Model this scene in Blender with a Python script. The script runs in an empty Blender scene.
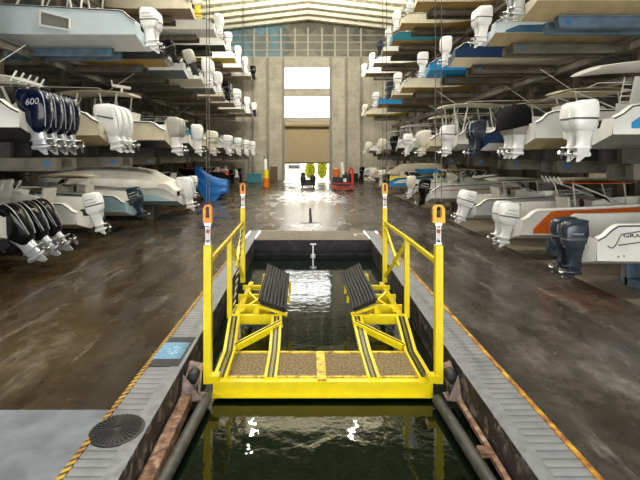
import bpy, math, random
from mathutils import Vector, Matrix, Euler
random.seed(7)
PI = math.pi
sc = bpy.context.scene
COL = sc.collection
HCAM = 3.0

# ------------------------------------------------------------------ materials
MATS = {}
def mat(name, col, rough=0.5, metal=0.0, var=0.12, scale=6.0, bump=0.0, bscale=40.0, spec=0.5, col2=None, trans=0.0, coat=0.0):
    if name in MATS: return MATS[name]
    m = bpy.data.materials.new(name); m.use_nodes = True
    nt = m.node_tree; b = nt.nodes['Principled BSDF']
    b.inputs['Roughness'].default_value = rough
    b.inputs['Metallic'].default_value = metal
    b.inputs['Specular IOR Level'].default_value = spec
    b.inputs['Transmission Weight'].default_value = trans
    b.inputs['Coat Weight'].default_value = coat
    tc = nt.nodes.new('ShaderNodeTexCoord')
    n = nt.nodes.new('ShaderNodeTexNoise'); n.inputs['Scale'].default_value = scale; n.inputs['Detail'].default_value = 6
    nt.links.new(tc.outputs['Object'], n.inputs['Vector'])
    r = nt.nodes.new('ShaderNodeValToRGB')
    c2 = col2 if col2 else tuple(max(0, c * (1 - var * 2)) for c in col)
    r.color_ramp.elements[0].position = 0.35; r.color_ramp.elements[1].position = 0.65
    r.color_ramp.elements[0].color = (*c2, 1); r.color_ramp.elements[1].color = (*col, 1)
    nt.links.new(n.outputs['Fac'], r.inputs['Fac'])
    nt.links.new(r.outputs['Color'], b.inputs['Base Color'])
    if bump > 0:
        n2 = nt.nodes.new('ShaderNodeTexNoise'); n2.inputs['Scale'].default_value = bscale; n2.inputs['Detail'].default_value = 4
        nt.links.new(tc.outputs['Object'], n2.inputs['Vector'])
        bp = nt.nodes.new('ShaderNodeBump'); bp.inputs['Strength'].default_value = bump; bp.inputs['Distance'].default_value = 0.02
        nt.links.new(n2.outputs['Fac'], bp.inputs['Height']); nt.links.new(bp.outputs['Normal'], b.inputs['Normal'])
    MATS[name] = m
    return m

def N(nt, t, **kw):
    n = nt.nodes.new(t)
    for k, v in kw.items():
        if hasattr(n, k): setattr(n, k, v)
        else: n.inputs[k.replace('_', ' ')].default_value = v
    return n

def ramp(nt, fac, stops):
    r = nt.nodes.new('ShaderNodeValToRGB')
    e = r.color_ramp.elements
    while len(e) < len(stops): e.new(0.5)
    for el, (p, c) in zip(e, stops):
        el.position = p; el.color = (*c, 1) if len(c) == 3 else c
    nt.links.new(fac, r.inputs['Fac'])
    return r.outputs['Color']

def vgrey(v): return (v, v, v)

# ------------------------------------------------------------------ mesh builder
class MB:
    def __init__(s): s.v = []; s.f = []; s.m = []
    def add(s, vs, fs, mi=0, M=None):
        o = len(s.v)
        for p in vs:
            p = Vector(p)
            if M is not None: p = M @ p
            s.v.append(p)
        for f in fs: s.f.append([o + i for i in f]); s.m.append(mi)
        return s
    def box(s, c, d, rot=None, mi=0):
        x, y, z = d[0] / 2, d[1] / 2, d[2] / 2
        vs = [(-x,-y,-z),(x,-y,-z),(x,y,-z),(-x,y,-z),(-x,-y,z),(x,-y,z),(x,y,z),(-x,y,z)]
        fs = [(0,3,2,1),(4,5,6,7),(0,1,5,4),(1,2,6,5),(2,3,7,6),(3,0,4,7)]
        M = Matrix.Translation(c)
        if rot is not None: M = M @ Euler(rot).to_matrix().to_4x4()
        return s.add(vs, fs, mi, M)
    def bar(s, a, b, w, h, mi=0, up=(0,0,1)):
        a = Vector(a); b = Vector(b); d = b - a; L = d.length
        if L < 1e-6: return s
        z = d / L; u = Vector(up)
        if abs(z.dot(u)) > 0.99: u = Vector((1,0,0))
        x = u.cross(z).normalized(); y = z.cross(x)
        M = Matrix(((x.x,y.x,z.x,(a.x+b.x)/2),(x.y,y.y,z.y,(a.y+b.y)/2),(x.z,y.z,z.z,(a.z+b.z)/2),(0,0,0,1)))
        vs = [(sx*w/2, sy*h/2, sz*L/2) for sz in (-1,1) for sx, sy in ((-1,-1),(1,-1),(1,1),(-1,1))]
        fs = [(3,2,1,0),(4,5,6,7),(0,1,5,4),(1,2,6,5),(2,3,7,6),(3,0,4,7)]
        return s.add(vs, fs, mi, M)
    def tube(s, path, r, n=8, mi=0, cap=True):
        P = [Vector(p) for p in path]; R = r if isinstance(r, (list, tuple)) else [r] * len(P)
        rings = []; pu = None
        for i, p in enumerate(P):
            t = (P[min(i+1, len(P)-1)] - P[max(i-1, 0)]).normalized()
            if pu is None:
                u = Vector((0,0,1)) if abs(t.z) < 0.9 else Vector((1,0,0))
            else: u = pu
            u = (u - t * u.dot(t)).normalized(); pu = u
            w = t.cross(u)
            rings.append([p + (u * math.cos(2*PI*k/n) + w * math.sin(2*PI*k/n)) * R[i] for k in range(n)])
        return s.loft(rings, mi, cap)
    def loft(s, rings, mi=0, cap=True, close=True):
        n = len(rings[0]); o = len(s.v)
        for r in rings: s.v.extend(Vector(p) for p in r)
        for i in range(len(rings) - 1):
            for k in range(n if close else n - 1):
                a = o + i*n + k; b = o + i*n + (k+1) % n
                s.f.append([a, b, b + n, a + n]); s.m.append(mi)
        if cap and close:
            s.f.append([o + k for k in range(n)][::-1]); s.m.append(mi)
            s.f.append([o + (len(rings)-1)*n + k for k in range(n)]); s.m.append(mi)
        return s
    def lathe(s, prof, c=(0,0,0), n=16, axis='z', mi=0):
        rings = []
        for r, h in prof:
            ring = []
            for k in range(n):
                a = 2*PI*k/n
                q = (r*math.cos(a), r*math.sin(a), h)
                if axis == 'x': q = (q[2], q[0], q[1])
                if axis == 'y': q = (q[1], q[2], q[0])
                ring.append(Vector(q) + Vector(c))
            rings.append(ring)
        return s.loft(rings, mi, True)
    def prism(s, poly, h, M=None, mi=0):
        n = len(poly)
        vs = [(x, y, 0) for x, y in poly] + [(x, y, h) for x, y in poly]
        fs = [list(range(n))[::-1], list(range(n, 2*n))] + [[k, (k+1) % n, n + (k+1) % n, n + k] for k in range(n)]
        return s.add(vs, fs, mi, M)
    def mesh(s, name, mats, smooth=True, ang=35):
        me = bpy.data.meshes.new(name)
        me.from_pydata([tuple(p) for p in s.v], [], s.f)
        for m in (mats if isinstance(mats, (list, tuple)) else [mats]): me.materials.append(m)
        for p, i in zip(me.polygons, s.m): p.material_index = i
        me.update()
        import bmesh
        bm = bmesh.new(); bm.from_mesh(me)
        bmesh.ops.recalc_face_normals(bm, faces=bm.faces); bm.to_mesh(me); bm.free()
        if smooth:
            me.polygons.foreach_set('use_smooth', [True] * len(me.polygons))
            me.set_sharp_from_angle(angle=math.radians(ang))
        return me
    def build(s, name, mats, parent=None, smooth=True, ang=35):
        return link(name, s.mesh(name, mats, smooth, ang), parent)

def link(name, me, parent=None):
    o = bpy.data.objects.new(name, me); COL.objects.link(o)
    if parent: o.parent = parent
    return o
def tag(o, label=None, cat=None, group=None, kind=None):
    if label: o['label'] = label
    if cat: o['category'] = cat
    if group: o['group'] = group
    if kind: o['kind'] = kind
    return o
def empty(name, loc, rz=0):
    o = bpy.data.objects.new(name, None); COL.objects.link(o)
    o.empty_display_size = 0.3
    o.location = loc; o.rotation_euler = (0, 0, rz)
    return o
def struct(o): o['kind'] = 'structure'; return o

def text_mesh(name, txt, size, m, parent, loc, rot, ext=0.004, shear=0.0):
    c = bpy.data.curves.new('t', 'FONT'); c.body = txt; c.size = size; c.extrude = ext; c.shear = shear
    c.align_x = 'CENTER'; c.align_y = 'CENTER'
    t = bpy.data.objects.new('t', c); COL.objects.link(t)
    dg = bpy.context.evaluated_depsgraph_get(); dg.update()
    me = bpy.data.meshes.new_from_object(t.evaluated_get(dg))
    bpy.data.objects.remove(t); bpy.data.curves.remove(c)
    me.name = name; me.materials.clear(); me.materials.append(m)
    o = link(name, me, parent); o.location = loc; o.rotation_euler = rot
    return o

# palette
WHITE = mat('gelcoat white', (.80,.80,.76), .25, var=.05, scale=1.5)
CREAM = mat('gelcoat cream', (.72,.66,.50), .35, var=.06, scale=2)
GREYW = mat('gelcoat pale grey', (.55,.57,.57), .35, var=.06, scale=2)
PALEB = mat('gelcoat pale blue', (.36,.56,.62), .3, var=.05, scale=1.5)
ICEB = mat('gelcoat ice blue', (.58,.68,.74), .3, var=.04, scale=1.5)
NAVY = mat('gelcoat navy', (.012,.035,.10), .25, var=.05)
ROYAL = mat('gelcoat royal blue', (.015,.16,.46), .3, var=.05)
AZURE = mat('gelcoat azure', (.02,.26,.58), .3, var=.05)
TEAL = mat('canvas teal', (.02,.22,.30), .7, var=.08)
ORANGE = mat('gelcoat orange', (.72,.14,.015), .3, var=.06)
YELB = mat('gelcoat yellow', (.75,.58,.06), .35)
BLACKG = mat('gelcoat black', (.012,.012,.013), .3)
TANB = mat('bottom tan', (.46,.36,.20), .55, var=.12, scale=2)
OCHB = mat('bottom ochre', (.42,.27,.08), .5, var=.12, scale=2)
GREYB = mat('bottom grey', (.20,.20,.18), .6, var=.12, scale=2)
DARKB = mat('bottom dark', (.035,.033,.03), .6, var=.15, scale=2)
BLUEB = mat('bottom blue', (.03,.10,.20), .6, var=.12, scale=2)
BROWNB = mat('bottom brown', (.23,.15,.09), .6, var=.12, scale=2)
EWHITE = mat('motor white', (.82,.83,.83), .22, var=.03, scale=2, coat=.3)
ECREAM = mat('motor cream', (.70,.66,.55), .3, var=.05, scale=2)
EGREY = mat('motor warm grey', (.38,.37,.33), .3, var=.06, scale=2)
ESILV = mat('motor silver', (.50,.52,.54), .3, .4, var=.06, scale=3)
EBLUE = mat('motor slate blue', (.028,.040,.058), .22, .1, var=.06, scale=2, coat=.15)
EINK = mat('motor ink blue', (.002,.005,.022), .14, var=.05, spec=.35, coat=.15)
EBLACK = mat('motor black', (.004,.004,.005), .14, var=.05, spec=.3, coat=.1)
ENAVY = mat('motor navy cover', (.01,.015,.05), .6)
DARKM = mat('dark metal', (.03,.03,.032), .4, .5)
STEEL = mat('polished steel', (.55,.55,.54), .22, .95, var=.1)
RUBBER = mat('black rubber', (.015,.015,.016), .6, var=.1)
GLASS = mat('smoked screen', (.03,.04,.045), .05, spec=.7, var=.02)
VINYL = mat('white vinyl', (.66,.64,.58), .6, var=.06)
ALU = mat('white powder tube', (.72,.72,.68), .35, .1)
CANVT = mat('canvas taupe', (.33,.29,.22), .85, var=.06, bump=.3, bscale=6)
CANVW = mat('canvas grey white', (.72,.72,.69), .8, var=.08, scale=1.5, bump=.5, bscale=3, col2=(.62,.58,.50))
CANVB = mat('canvas black', (.007,.007,.008), .9, spec=.08)
CANVBL = mat('canvas blue', (.02,.20,.48), .8)
REDP = mat('red paint', (.60,.03,.015), .4)
DECAL = mat('decal grey', (.10,.11,.12), .4)
DECALW = mat('decal silver', (.55,.58,.60), .3, .3)
DECALB = mat('decal pale blue', (.25,.45,.70), .3)
DECALR = mat('decal red', (.5,.04,.04), .3)
TTAN = mat('top tan', (.68,.60,.43), .6, var=.06)

# ------------------------------------------------------------------ outboards
def sup(cx, z, hx, hy, n=20, e=2.8, tilt=0):
    r = []
    for k in range(n):
        a = 2*PI*k/n; c = math.cos(a); s_ = math.sin(a)
        x = math.copysign(abs(c)**(2/e), c)*hx; y = math.copysign(abs(s_)**(2/e), s_)*hy
        r.append((cx + x, y, z + tilt*x))
    return r
EC = {}
SEAM = mat('cowl seam grey', (.13,.13,.14), .4)
def motor_meshes(style, cowl, low, trim=None):
    key = (style, cowl.name, low.name, trim.name if trim else '')
    if key in EC: return EC[key]
    m = MB()                                       # swivel bracket and midsection
    m.box((-.10, 0, 1.02), (.22, .34, .42)).box((-.22, 0, .98), (.16, .20, .36)).box((.01,.15,1.0),(.1,.06,.5)).box((.01,-.15,1.0),(.1,.06,.5))
    m.loft([sup(-.45,1.01,.27,.18,20,3.5), sup(-.45,.90,.25,.15,20,3.5), sup(-.45,.72,.20,.115), sup(-.46,.54,.19,.095), sup(-.47,.44,.22,.08)], mi=1)
    mid = m.mesh('outboard_motor', [DARKM, low])
    c = MB()
    if style == 'round':
        S = [(.93,-.46,.24,.16,0),(.97,-.46,.30,.20,0),(1.10,-.46,.345,.235,0),(1.26,-.47,.365,.25,.02),(1.275,-.47,.35,.24,.02),(1.305,-.47,.35,.24,.02),(1.32,-.47,.375,.255,.02),(1.52,-.47,.375,.255,.05),(1.68,-.465,.36,.245,.08),(1.78,-.455,.33,.22,.10),(1.83,-.44,.28,.18,.10),(1.85,-.43,.20,.12,.10)]
    elif style == 'wedge':
        S = [(.62,-.57,.10,.10,-.3),(.72,-.56,.18,.16,-.3),(.95,-.53,.27,.215,-.25),(1.18,-.485,.345,.24,-.15),(1.40,-.44,.40,.255,-.05),(1.58,-.41,.41,.255,.02),(1.71,-.39,.385,.235,.08),(1.80,-.375,.33,.20,.13),(1.84,-.365,.24,.14,.14)]
    else:   # tall
        S = [(.90,-.46,.24,.17,-.03),(.96,-.46,.29,.21,-.03),(1.18,-.46,.33,.24,-.02),(1.42,-.46,.345,.25,0),(1.62,-.455,.34,.245,.05),(1.75,-.445,.31,.22,.1),(1.82,-.435,.26,.175,.12),(1.85,-.43,.18,.12,.12)]
    rings = [sup(x, z, hx, hy, 28, 4.2, t) for z, x, hx, hy, t in S]
    if style == 'round':
        c.loft(rings[:4], 0, True); c.loft(rings[3:7], 1, False); c.loft(rings[6:], 0, True)
    else: c.loft(rings)
    edge = []
    if style == 'wedge':
        for k in (11, 17):
            e_ = MB(); e_.tube([Vector(r[k]) + Vector((-.006, .004 if k == 11 else -.004, 0)) for r in rings[1:-1]], .013, 6); edge.append(e_.mesh('cowl_trim', DECALW))
    vent = MB(); vent.box((-.20,0,1.815),(.20,.30,.05),(0,-.10,0)) if style != 'wedge' else vent.box((-.12,0,1.80),(.14,.22,.05),(0,-.2,0)); vent = vent.mesh('air_intake', DARKM, smooth=False)
    cowling = c.mesh('cowling', [cowl, SEAM], ang=50)
    st = None
    if trim:
        st_all = []
        for s_ in (-1, 1):
            st = MB()
            if style == 'wedge':
                st.add([(-.70, s_*.262, 1.24), (-.66, s_*.262, 1.20), (-.12, s_*.262, 1.42), (-.16, s_*.262, 1.47)], [(0,1,2,3)])
            else:
                st.add([(-.72, s_*.262, 1.42), (-.72, s_*.262, 1.38), (-.25, s_*.262, 1.38), (-.22, s_*.262, 1.42)], [(0,1,2,3)])
                st.add([(-.60, s_*.262, 1.58), (-.62, s_*.262, 1.53), (-.25, s_*.262, 1.53), (-.25, s_*.262, 1.58)], [(0,1,2,3)])
            st_all.append(st.mesh('cowl_stripe', trim, smooth=False))
        st = st_all
    g = MB()
    g.loft([sup(-.52,.445,.30,.13,16,2.2), sup(-.52,.42,.32,.14,16,2.2)])
    g.loft([sup(-.46,.43,.19,.07), sup(-.46,.34,.18,.05), sup(-.46,.26,.2,.04)])
    g.lathe([(.005,.0),(.045,.05),(.075,.14),(.08,.26),(.078,.42),(.062,.50)][::1], (-.76+.0,0,.235), 14, 'x')
    v = [(-.30,.0,.24),(-.62,0,.24),(-.66,0,.0),(-.58,0,.0)]
    g.add([(x, -.012, z) for x, _, z in v] + [(x, .012, z) for x, _, z in v], [(0,1,2,3),(7,6,5,4),(0,4,5,1),(1,5,6,2),(2,6,7,3),(3,7,4,0)])
    gear = g.mesh('gearcase', low)
    p = MB()
    p.lathe([(.05,0),(.055,.10),(.035,.15),(.01,.17)], (-.74,0,.235), 12, 'x')
    p.v = [Vector((-.78 - (q.x + .74), q.y, q.z)) for q in p.v]
    for k in range(3):
        a = 2*PI*k/3 + .4
        pts = []
        for r, w in ((.045,.05),(.10,.10),(.16,.10),(.19,.04)):
            pts.append((r, w))
        R = Matrix.Translation((-.84,0,.235)) @ Matrix.Rotation(a, 4, 'X') @ Matrix.Rotation(.7, 4, 'Z')
        vs = [(0.0, r, w/2*1.0) for r, w in pts] + [(0.0, r, -w/2) for r, w in reversed(pts)]
        vs2 = [(0.012, y, z) for _, y, z in vs]; n = len(vs)
        R = Matrix.Translation((-.84,0,.235)) @ Matrix.Rotation(a, 4, 'X') @ Matrix.Rotation(.6, 4, 'Y')
        p.add(vs + vs2, [list(range(n)), list(range(n, 2*n))[::-1]] + [[k2, (k2+1) % n, n + (k2+1) % n, n + k2] for k2 in range(n)], 0, R)
    prop = p.mesh('propeller', STEEL)
    EC[key] = (mid, cowling, gear, prop, (st or []) + edge + [vent])
    return EC[key]

def add_motor(parent, y, zoff, style, cowl, low, trim=None, scale=1.0, tilt=0.0, x=0.0, text=None, tm=None, tsize=.085):
    mid, cow, gear, prop, st = motor_meshes(style, cowl, low, trim)
    o = link('outboard_motor', mid, parent)
    # pivot at the bracket so that tilting swings the gearcase aft
    piv = Vector((-.1, 0, 1.05)) * scale
    M = Matrix.Translation((x, y, zoff)) @ Matrix.Translation(piv) @ Matrix.Rotation(tilt, 4, 'Y') @ Matrix.Translation(-piv) @ Matrix.Scale(scale, 4)
    o.matrix_local = M
    for nm, me in (('cowling', cow), ('gearcase', gear), ('propeller', prop)) + tuple((q_.name.split('.')[0], q_) for q_ in (st or ())):
        if me: link(nm, me, o)
    if text:
        for s_ in (-1, 1):
            text_mesh('cowling_lettering', text, tsize, tm or DECALW, o, (-.50, s_*.259, 1.45), (PI/2, 0, 0 if s_ < 0 else PI), .003, .2)
    return o

# ------------------------------------------------------------------ boats
def stations(L, B, h0, h1, n=22, drop=.30):
    out = []
    for i in range(n):
        t = (i/(n-1)); t = .15*t**1.0/.3 if t < .3 else .15 + .85*(1-(1-(t-.3)/.7)**1.25)
        u = max(0, (t-.4)/.6)
        bs = max(.025, B/2*(.94+.06*min(1, t/.3))*(1-u**2.4))
        bc = max(.015, B/2*.87*(1-u**1.7))
        bc = min(bc, bs*.97)
        zk = .85*h1*max(0, (t-.6)/.4)**2.2
        zc = max(.13*B + .50*h1*u**1.8, zk+.015)
        zs = h0 + (h1-h0)*t**1.3
        v = min(1, t*L/.60); zs -= drop*h0*(1 - v*v*(3-2*v))
        out.append((t, t*L, bs, bc, zk, zc, zs))
    return out

def make_boat(side, d, X, zskeg, label, group, hull=WHITE, bottom=TANB, deck=WHITE, L=8.5, B=2.55, h0=1.15, h1=1.6,
              top='low', stripe=None, stripe_mat=None, s0=.25, eng=(1,'round',EWHITE,EWHITE,None), scale=1.0, tilt=.06, esp=.60,
              text=None, tsize=.085, poles=False, tx=(1.9, 3.6), ttz=2.25, topmat=WHITE, under=None, keel_off=.40, yaw=0, k=.73, rods=False, ch=1.05, rail=DARKM, cat='boat', gz=None):
    zk0 = zskeg + keel_off*k
    root = empty('motor_boat', (X, d, zk0), (0 if side > 0 else PI) + yaw)
    root.scale = (k, k, k)
    tag(root, label, cat, group)
    ST = stations(L, B, h0, h1)
    # transom is half a metre in from the motors
    x0 = .16
    bm_ = MB(); rings = []
    for t, x, bs, bc, zk, zc, zs in ST:
        e = .012
        half = [(0, zk), (bc*.33, zk+(zc-zk)*.36), (bc*.36, zk+(zc-zk)*.30), (bc*.66, zk+(zc-zk)*.70), (bc*.69, zk+(zc-zk)*.63), (bc, zc)]
        rings.append([(x0+x, -y, z) for y, z in half[::-1]] + [(x0+x, y, z) for y, z in half[1:]])
    bm_.loft(rings, 0, False, False)
    bm_.build('hull_bottom', bottom, root)
    hm = MB(); tr = None
    for s_ in (-1, 1):
        rr = []
        for t, x, bs, bc, zk, zc, zs in ST:
            fl = -.02 if t < .5 else -.10*(t-.5)
            rr.append([(x0+x, s_*y, z) for y, z in ((bc, zc), (bc+min(.05, bs*.05), zc+.012), (bc*.55+bs*.45+fl*bs*.5+.02, zc*.6+zs*.4), (bc*.2+bs*.8, zc*.25+zs*.75), (bs, zs))])
        hm.loft(rr, 0, False, False)
    t, x, bs, bc, zk, zc, zs = ST[0]
    notch = max(zc+.08, zs - .25)
    hm.add([(x0, -bs, zs), (x0, -bc, zc), (x0, 0, zk), (x0, bc, zc), (x0, bs, zs), (x0, bs*.62, zs), (x0, bs*.52, notch), (x0, -bs*.52, notch), (x0, -bs*.62, zs)], [list(range(9))])
    hm.build('hull', hull, root)
    # deck, gunwales and cockpit well
    dk = MB(); rr = []
    for t, x, bs, bc, zk, zc, zs in ST:
        iw = max(.01, bs - .20)
        zf = max(zc+.12, .55) if t < .60 else zs + .05*min(1, bs)
        zi = zs + .02
        rr.append([(x0+x, -bs, zs), (x0+x, -bs*.98, zi), (x0+x, -iw, zi), (x0+x, -iw*.97, zf), (x0+x, 0, zf + (.04 if t >= .6 else 0)), (x0+x, iw*.97, zf), (x0+x, iw, zi), (x0+x, bs*.98, zi), (x0+x, bs, zs)])
    dk.loft(rr, 0, False, False)
    dk.build('deck', deck, root)
    rb = MB()
    for s_ in (-1, 1):
        rb.tube([(x0+x, s_*(bs+.012), zs-.03) for t, x, bs, bc, zk, zc, zs in ST], .022, 6)
    rb.build('rub_rail', rail, root)
    if stripe:
        f0, f1 = stripe; sm = MB()
        for s_ in (-1, 1):
            rr = []
            for t, x, bs, bc, zk, zc, zs in ST:
                if x < s0: continue
                def pt(f):
                    P = [(0, bc+min(.05, bs*.05), zc+.012), (.4, bc*.55+bs*.45+(-.02 if t < .5 else -.10*(t-.5))*bs*.5+.02, zc*.6+zs*.4), (.75, bc*.2+bs*.8, zc*.25+zs*.75), (1, bs, zs)]
                    for (a, y1, z1), (b, y2, z2) in zip(P, P[1:]):
                        if a <= f <= b:
                            w = (f-a)/(b-a); return (x0+x, s_*(y1+(y2-y1)*w+.008), z1+(z2-z1)*w)
                fe = f0 + (f1-f0)*min(1, .08 + (x-s0)/.85)      # the band sweeps up from the stern
                fs = [f0 + (fe-f0)*i/6 for i in range(7)]
                rr.append([pt(f) for f in fs])
            sm.loft(rr, 0, False, False)
        sm.build('hull_stripe', stripe_mat, root)
    # motors
    n, style, cowl, low, trim = eng
    for j in range(n):
        y = (j - (n-1)/2) * esp * scale
        add_motor(root, y, -keel_off, style, cowl, low, trim, scale, tilt, .43, text, None, tsize)
    t_, x_, bs_, bc_, zk_, zc_, zs0 = ST[0]
    fl = .62
    def tubes(name, paths, r, m, n=6):
        for p in paths:
            q = MB(); q.tube(p, r, n); q.build(name, m, root)
    def slab(name, xa, xb, w, z, th, m, crown=.08, rake=0.0):
        q = MB(); rg = []
        nn = 9
        for i in range(nn):
            u = i/(nn-1); x = xa + (xb-xa)*u
            ww = w*(1 - .22*abs(2*u-1)**3)
            zz = z + crown*(1-(2*u-1)**2) + rake*u
            pr = [(-1,0),(-.8,.35),(-.4,.6),(0,.65),(.4,.6),(.8,.35),(1,0),(.8,-.35),(0,-.3),(-.8,-.35)]
            rg.append([(x, py*ww/2, zz + pz*th) for py, pz in pr])
        q.loft(rg); return q.build(name, m, root)
    def console(cx, w=.85, l=.9, h=None, wind=True):
        h = h or ch; q = MB(); z0 = fl - .02
        poly = [(-l/2, 0), (l/2+.15, 0), (l/2, h*.8), (l*.15, h), (-l*.35, h*.92)]
        M = Matrix(((1,0,0,cx),(0,0,-1,w/2),(0,1,0,z0),(0,0,0,1)))
        q.prism(poly, w, M)
        q.build('console', VINYL if hull is not WHITE else WHITE, root)
        if wind:
            q = MB(); q.add([(cx+.35,-w/2,z0+h*.88),(cx+.35,w/2,z0+h*.88),(cx+.05,w*.4,z0+h+.35),(cx+.05,-w*.4,z0+h+.35),
                             (cx+.37,-w/2,z0+h*.88),(cx+.37,w/2,z0+h*.88),(cx+.07,w*.4,z0+h+.35),(cx+.07,-w*.4,z0+h+.35)],
                            [(0,1,2,3),(7,6,5,4),(0,4,5,1),(1,5,6,2),(2,6,7,3),(3,7,4,0)])
            q.build('windscreen', GLASS, root, smooth=False)
        q = MB(); q.lathe([(.17,0),(.19,.012),(.17,.024)], (cx-l/2-.06, 0, z0+h*.8), 16, 'x')
        q.build('steering_wheel', DARKM, root)
    def seat(cx, w=.9):
        q = MB(); q.box((cx,0,fl+.28),(.42,w,.55)).box((cx,0,fl+.62),(.5,w,.12)).box((cx-.24,0,fl+.86),(.1,w,.42),(0,-.15,0))
        q.build('helm_seat', VINYL, root)
    def rodholders(x, z, w, nr=5, ln=.28):
        if not rods: return
        for i in range(nr):
            y = -w/2 + w*i/(nr-1)
            q = MB(); q.tube([(x, y, z-.08), (x-.16, y, z+ln-.08)], .032, 8)
            q.build('rod_holder', ALU, root)
    xa, xb = x0 + tx[0], x0 + tx[1]
    if top == 'ttop':
        console((xa+xb)/2 + .25); seat((xa+xb)/2 - .75)
        P = []
        for s_ in (-1, 1):
            P.append([(xb-.1, s_*.55, fl), (xb-.12, s_*.60, 1.5), (xb-.3, s_*.72, ttz)])
            P.append([(xa+.5, s_*.55, fl), (xa+.42, s_*.60, 1.5), (xa+.25, s_*.72, ttz)])
            P.append([(xb-.12, s_*.60, 1.45), (xa+.25, s_*.72, ttz-.05)])
        tubes('top_leg', P, .03, ALU)
        slab('hard_top', xa-.15, xb+.25, 1.9, ttz, .07, topmat)
        rodholders(xa-.12, ttz-.02, 1.3)
        q = MB(); q.box(((xa+xb)/2, 0, ttz-.055), (xb-xa-.05, 1.62, .03)); q.build('top_underside', under or TTAN, root)
    if top in ('ttop', 'tower') and poles:
        tubes('outrigger_pole', [[(xa+.6, s_*.85, ttz+.05), (xa+.9, s_*1.0, ttz+.22), (xb+3.2, s_*1.15, ttz+.30)] for s_ in (-1, 1)], .016, ALU, 5)
        tubes('antenna', [[(xa+.9, .35, ttz+.05), (xa-.5, .35, ttz+1.0)]], .012, ALU, 5)
    if top == 'tower':
        console(x0+3.0, 1.2); seat(x0+2.1, 1.4)
        slab('hard_top', xa-.4, xb+.6, 2.15, ttz, .10, topmat, .12)
        P = []
        for s_ in (-1, 1):
            P.append([(xb+.9, s_*.85, h0+.1), (xb+.2, s_*.85, ttz+.02)])
            P.append([(xb-.3, s_*.9, h0), (xb-.5, s_*.85, ttz)])
            P.append([(xa+.3, s_*.9, h0-.2), (xa+.1, s_*.85, ttz)])
            P.append([(xa+.55, s_*.9, h0-.2), (xa+.9, s_*.85, ttz)])
        tubes('top_leg', P, .045, ALU)
        q = MB(); q.add([(xb+.95,-.8,h0+.12),(xb+.95,.8,h0+.12),(xb+.3,.75,ttz-.02),(xb+.3,-.75,ttz-.02),(xb+.97,-.8,h0+.12),(xb+.97,.8,h0+.12),(xb+.32,.75,ttz-.02),(xb+.32,-.75,ttz-.02)],
                        [(0,1,2,3),(7,6,5,4),(0,4,5,1),(1,5,6,2),(2,6,7,3),(3,7,4,0)])
        q.build('windscreen', GLASS, root, smooth=False)
        rodholders(xa-.3, ttz, 1.4)
    elif top == 'cabin':
        # deck house with raked front, side windows, hardtop overhanging the cockpit
        zt = ttz
        q = MB()
        for s_ in (-1, 1):
            q.add([(xa+.35, s_*.98, h0), (xa+.95, s_*.98, h0), (xa+.95, s_*.93, zt), (xa+.55, s_*.93, zt), (xa+.35, s_*.93, h0), (xa+.95, s_*.93, h0), (xa+.95, s_*.88, zt), (xa+.55, s_*.88, zt)],
                  [(0,1,2,3),(7,6,5,4),(0,4,5,1),(1,5,6,2),(2,6,7,3),(3,7,4,0)])
            q.bar((xb+1.0, s_*.92, h1-.25), (xb+.1, s_*.88, zt), .1, .1)
            q.box(((xa+xb)/2+.5, s_*.96, h0+.12), (xb-xa+1.0, .06, .34))
        q.build('cabin_pillar', WHITE, root, ang=20)
        q = MB()
        for s_ in (-1, 1):
            q.add([(xa+.97, s_*.95, h0+.28), (xb+.9, s_*.95, h0+.28), (xb+.12, s_*.89, zt-.02), (xa+.97, s_*.90, zt-.02), (xa+.97, s_*.94, h0+.28), (xb+.9, s_*.94, h0+.28), (xb+.12, s_*.88, zt-.02), (xa+.97, s_*.89, zt-.02)],
                  [(0,1,2,3),(7,6,5,4),(0,4,5,1),(1,5,6,2),(2,6,7,3),(3,7,4,0)])
        q.build('side_window', GLASS, root, smooth=False)
        q = MB(); q.add([(xb+.98,-.9,h0+.3),(xb+.98,.9,h0+.3),(xb+.14,.86,zt),(xb+.14,-.86,zt),(xb+1.0,-.9,h0+.3),(xb+1.0,.9,h0+.3),(xb+.16,.86,zt),(xb+.16,-.86,zt)],
                        [(0,1,2,3),(7,6,5,4),(0,4,5,1),(1,5,6,2),(2,6,7,3),(3,7,4,0)])
        q.build('windscreen', GLASS, root, smooth=False)
        slab('hard_top', xa-1.5, xb+.6, 2.2, zt, .11, topmat, .16)
        seat(xa+1.3, 1.3)
        P = [[(xa+.05, s_*.98, h0), (xa+.25, s_*.93, zt-.02)] for s_ in (-1, 1)]
        for i in range(5):
            z = h0+.15+i*(zt-h0-.2)/5
            u = (z-h0)/(zt-h0)
            P += [[(xa+.05+.2*u, s_*.97, z), (xa+.42+.14*u, s_*.97, z)] for s_ in (-1, 1)]
        tubes('boarding_ladder', P, .022, ALU)
        q = MB(); q.lathe([(.09,0),(.11,.1),(.10,.22),(.05,.30)], (xa+.9, .3, zt+.2), 12); q.tube([(xa+.9,.3,zt+.05),(xa+.9,.3,zt+.22)], .03)
        q.build('radar_dome', WHITE, root)
        tubes('antenna', [[(xa+.6, -.5, zt+.1), (xa+.55, -.5, zt+.55)]], .015, ALU)
    elif top == 'bimini':
        console(x0+2.6, .8); seat(x0+1.8)
        P = []
        for xx, lean in ((1.6, -.6), (1.9, 0), (2.2, .6), (2.4, 1.1)):
            P.append([(x0+xx, -bs_, h0), (x0+xx+lean, -bs_*.95, ttz-.12), (x0+xx+lean, -bs_*.7, ttz), (x0+xx+lean, bs_*.7, ttz), (x0+xx+lean, bs_*.95, ttz-.12), (x0+xx, bs_, h0)])
        tubes('bimini_frame', P, .022, ALU)
        slab('bimini_canvas', x0+1.0, x0+3.5, 2.1, ttz+.02, .03, CANVT, .03)
    elif top == 'cover' or top == 'halfcover':
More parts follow.
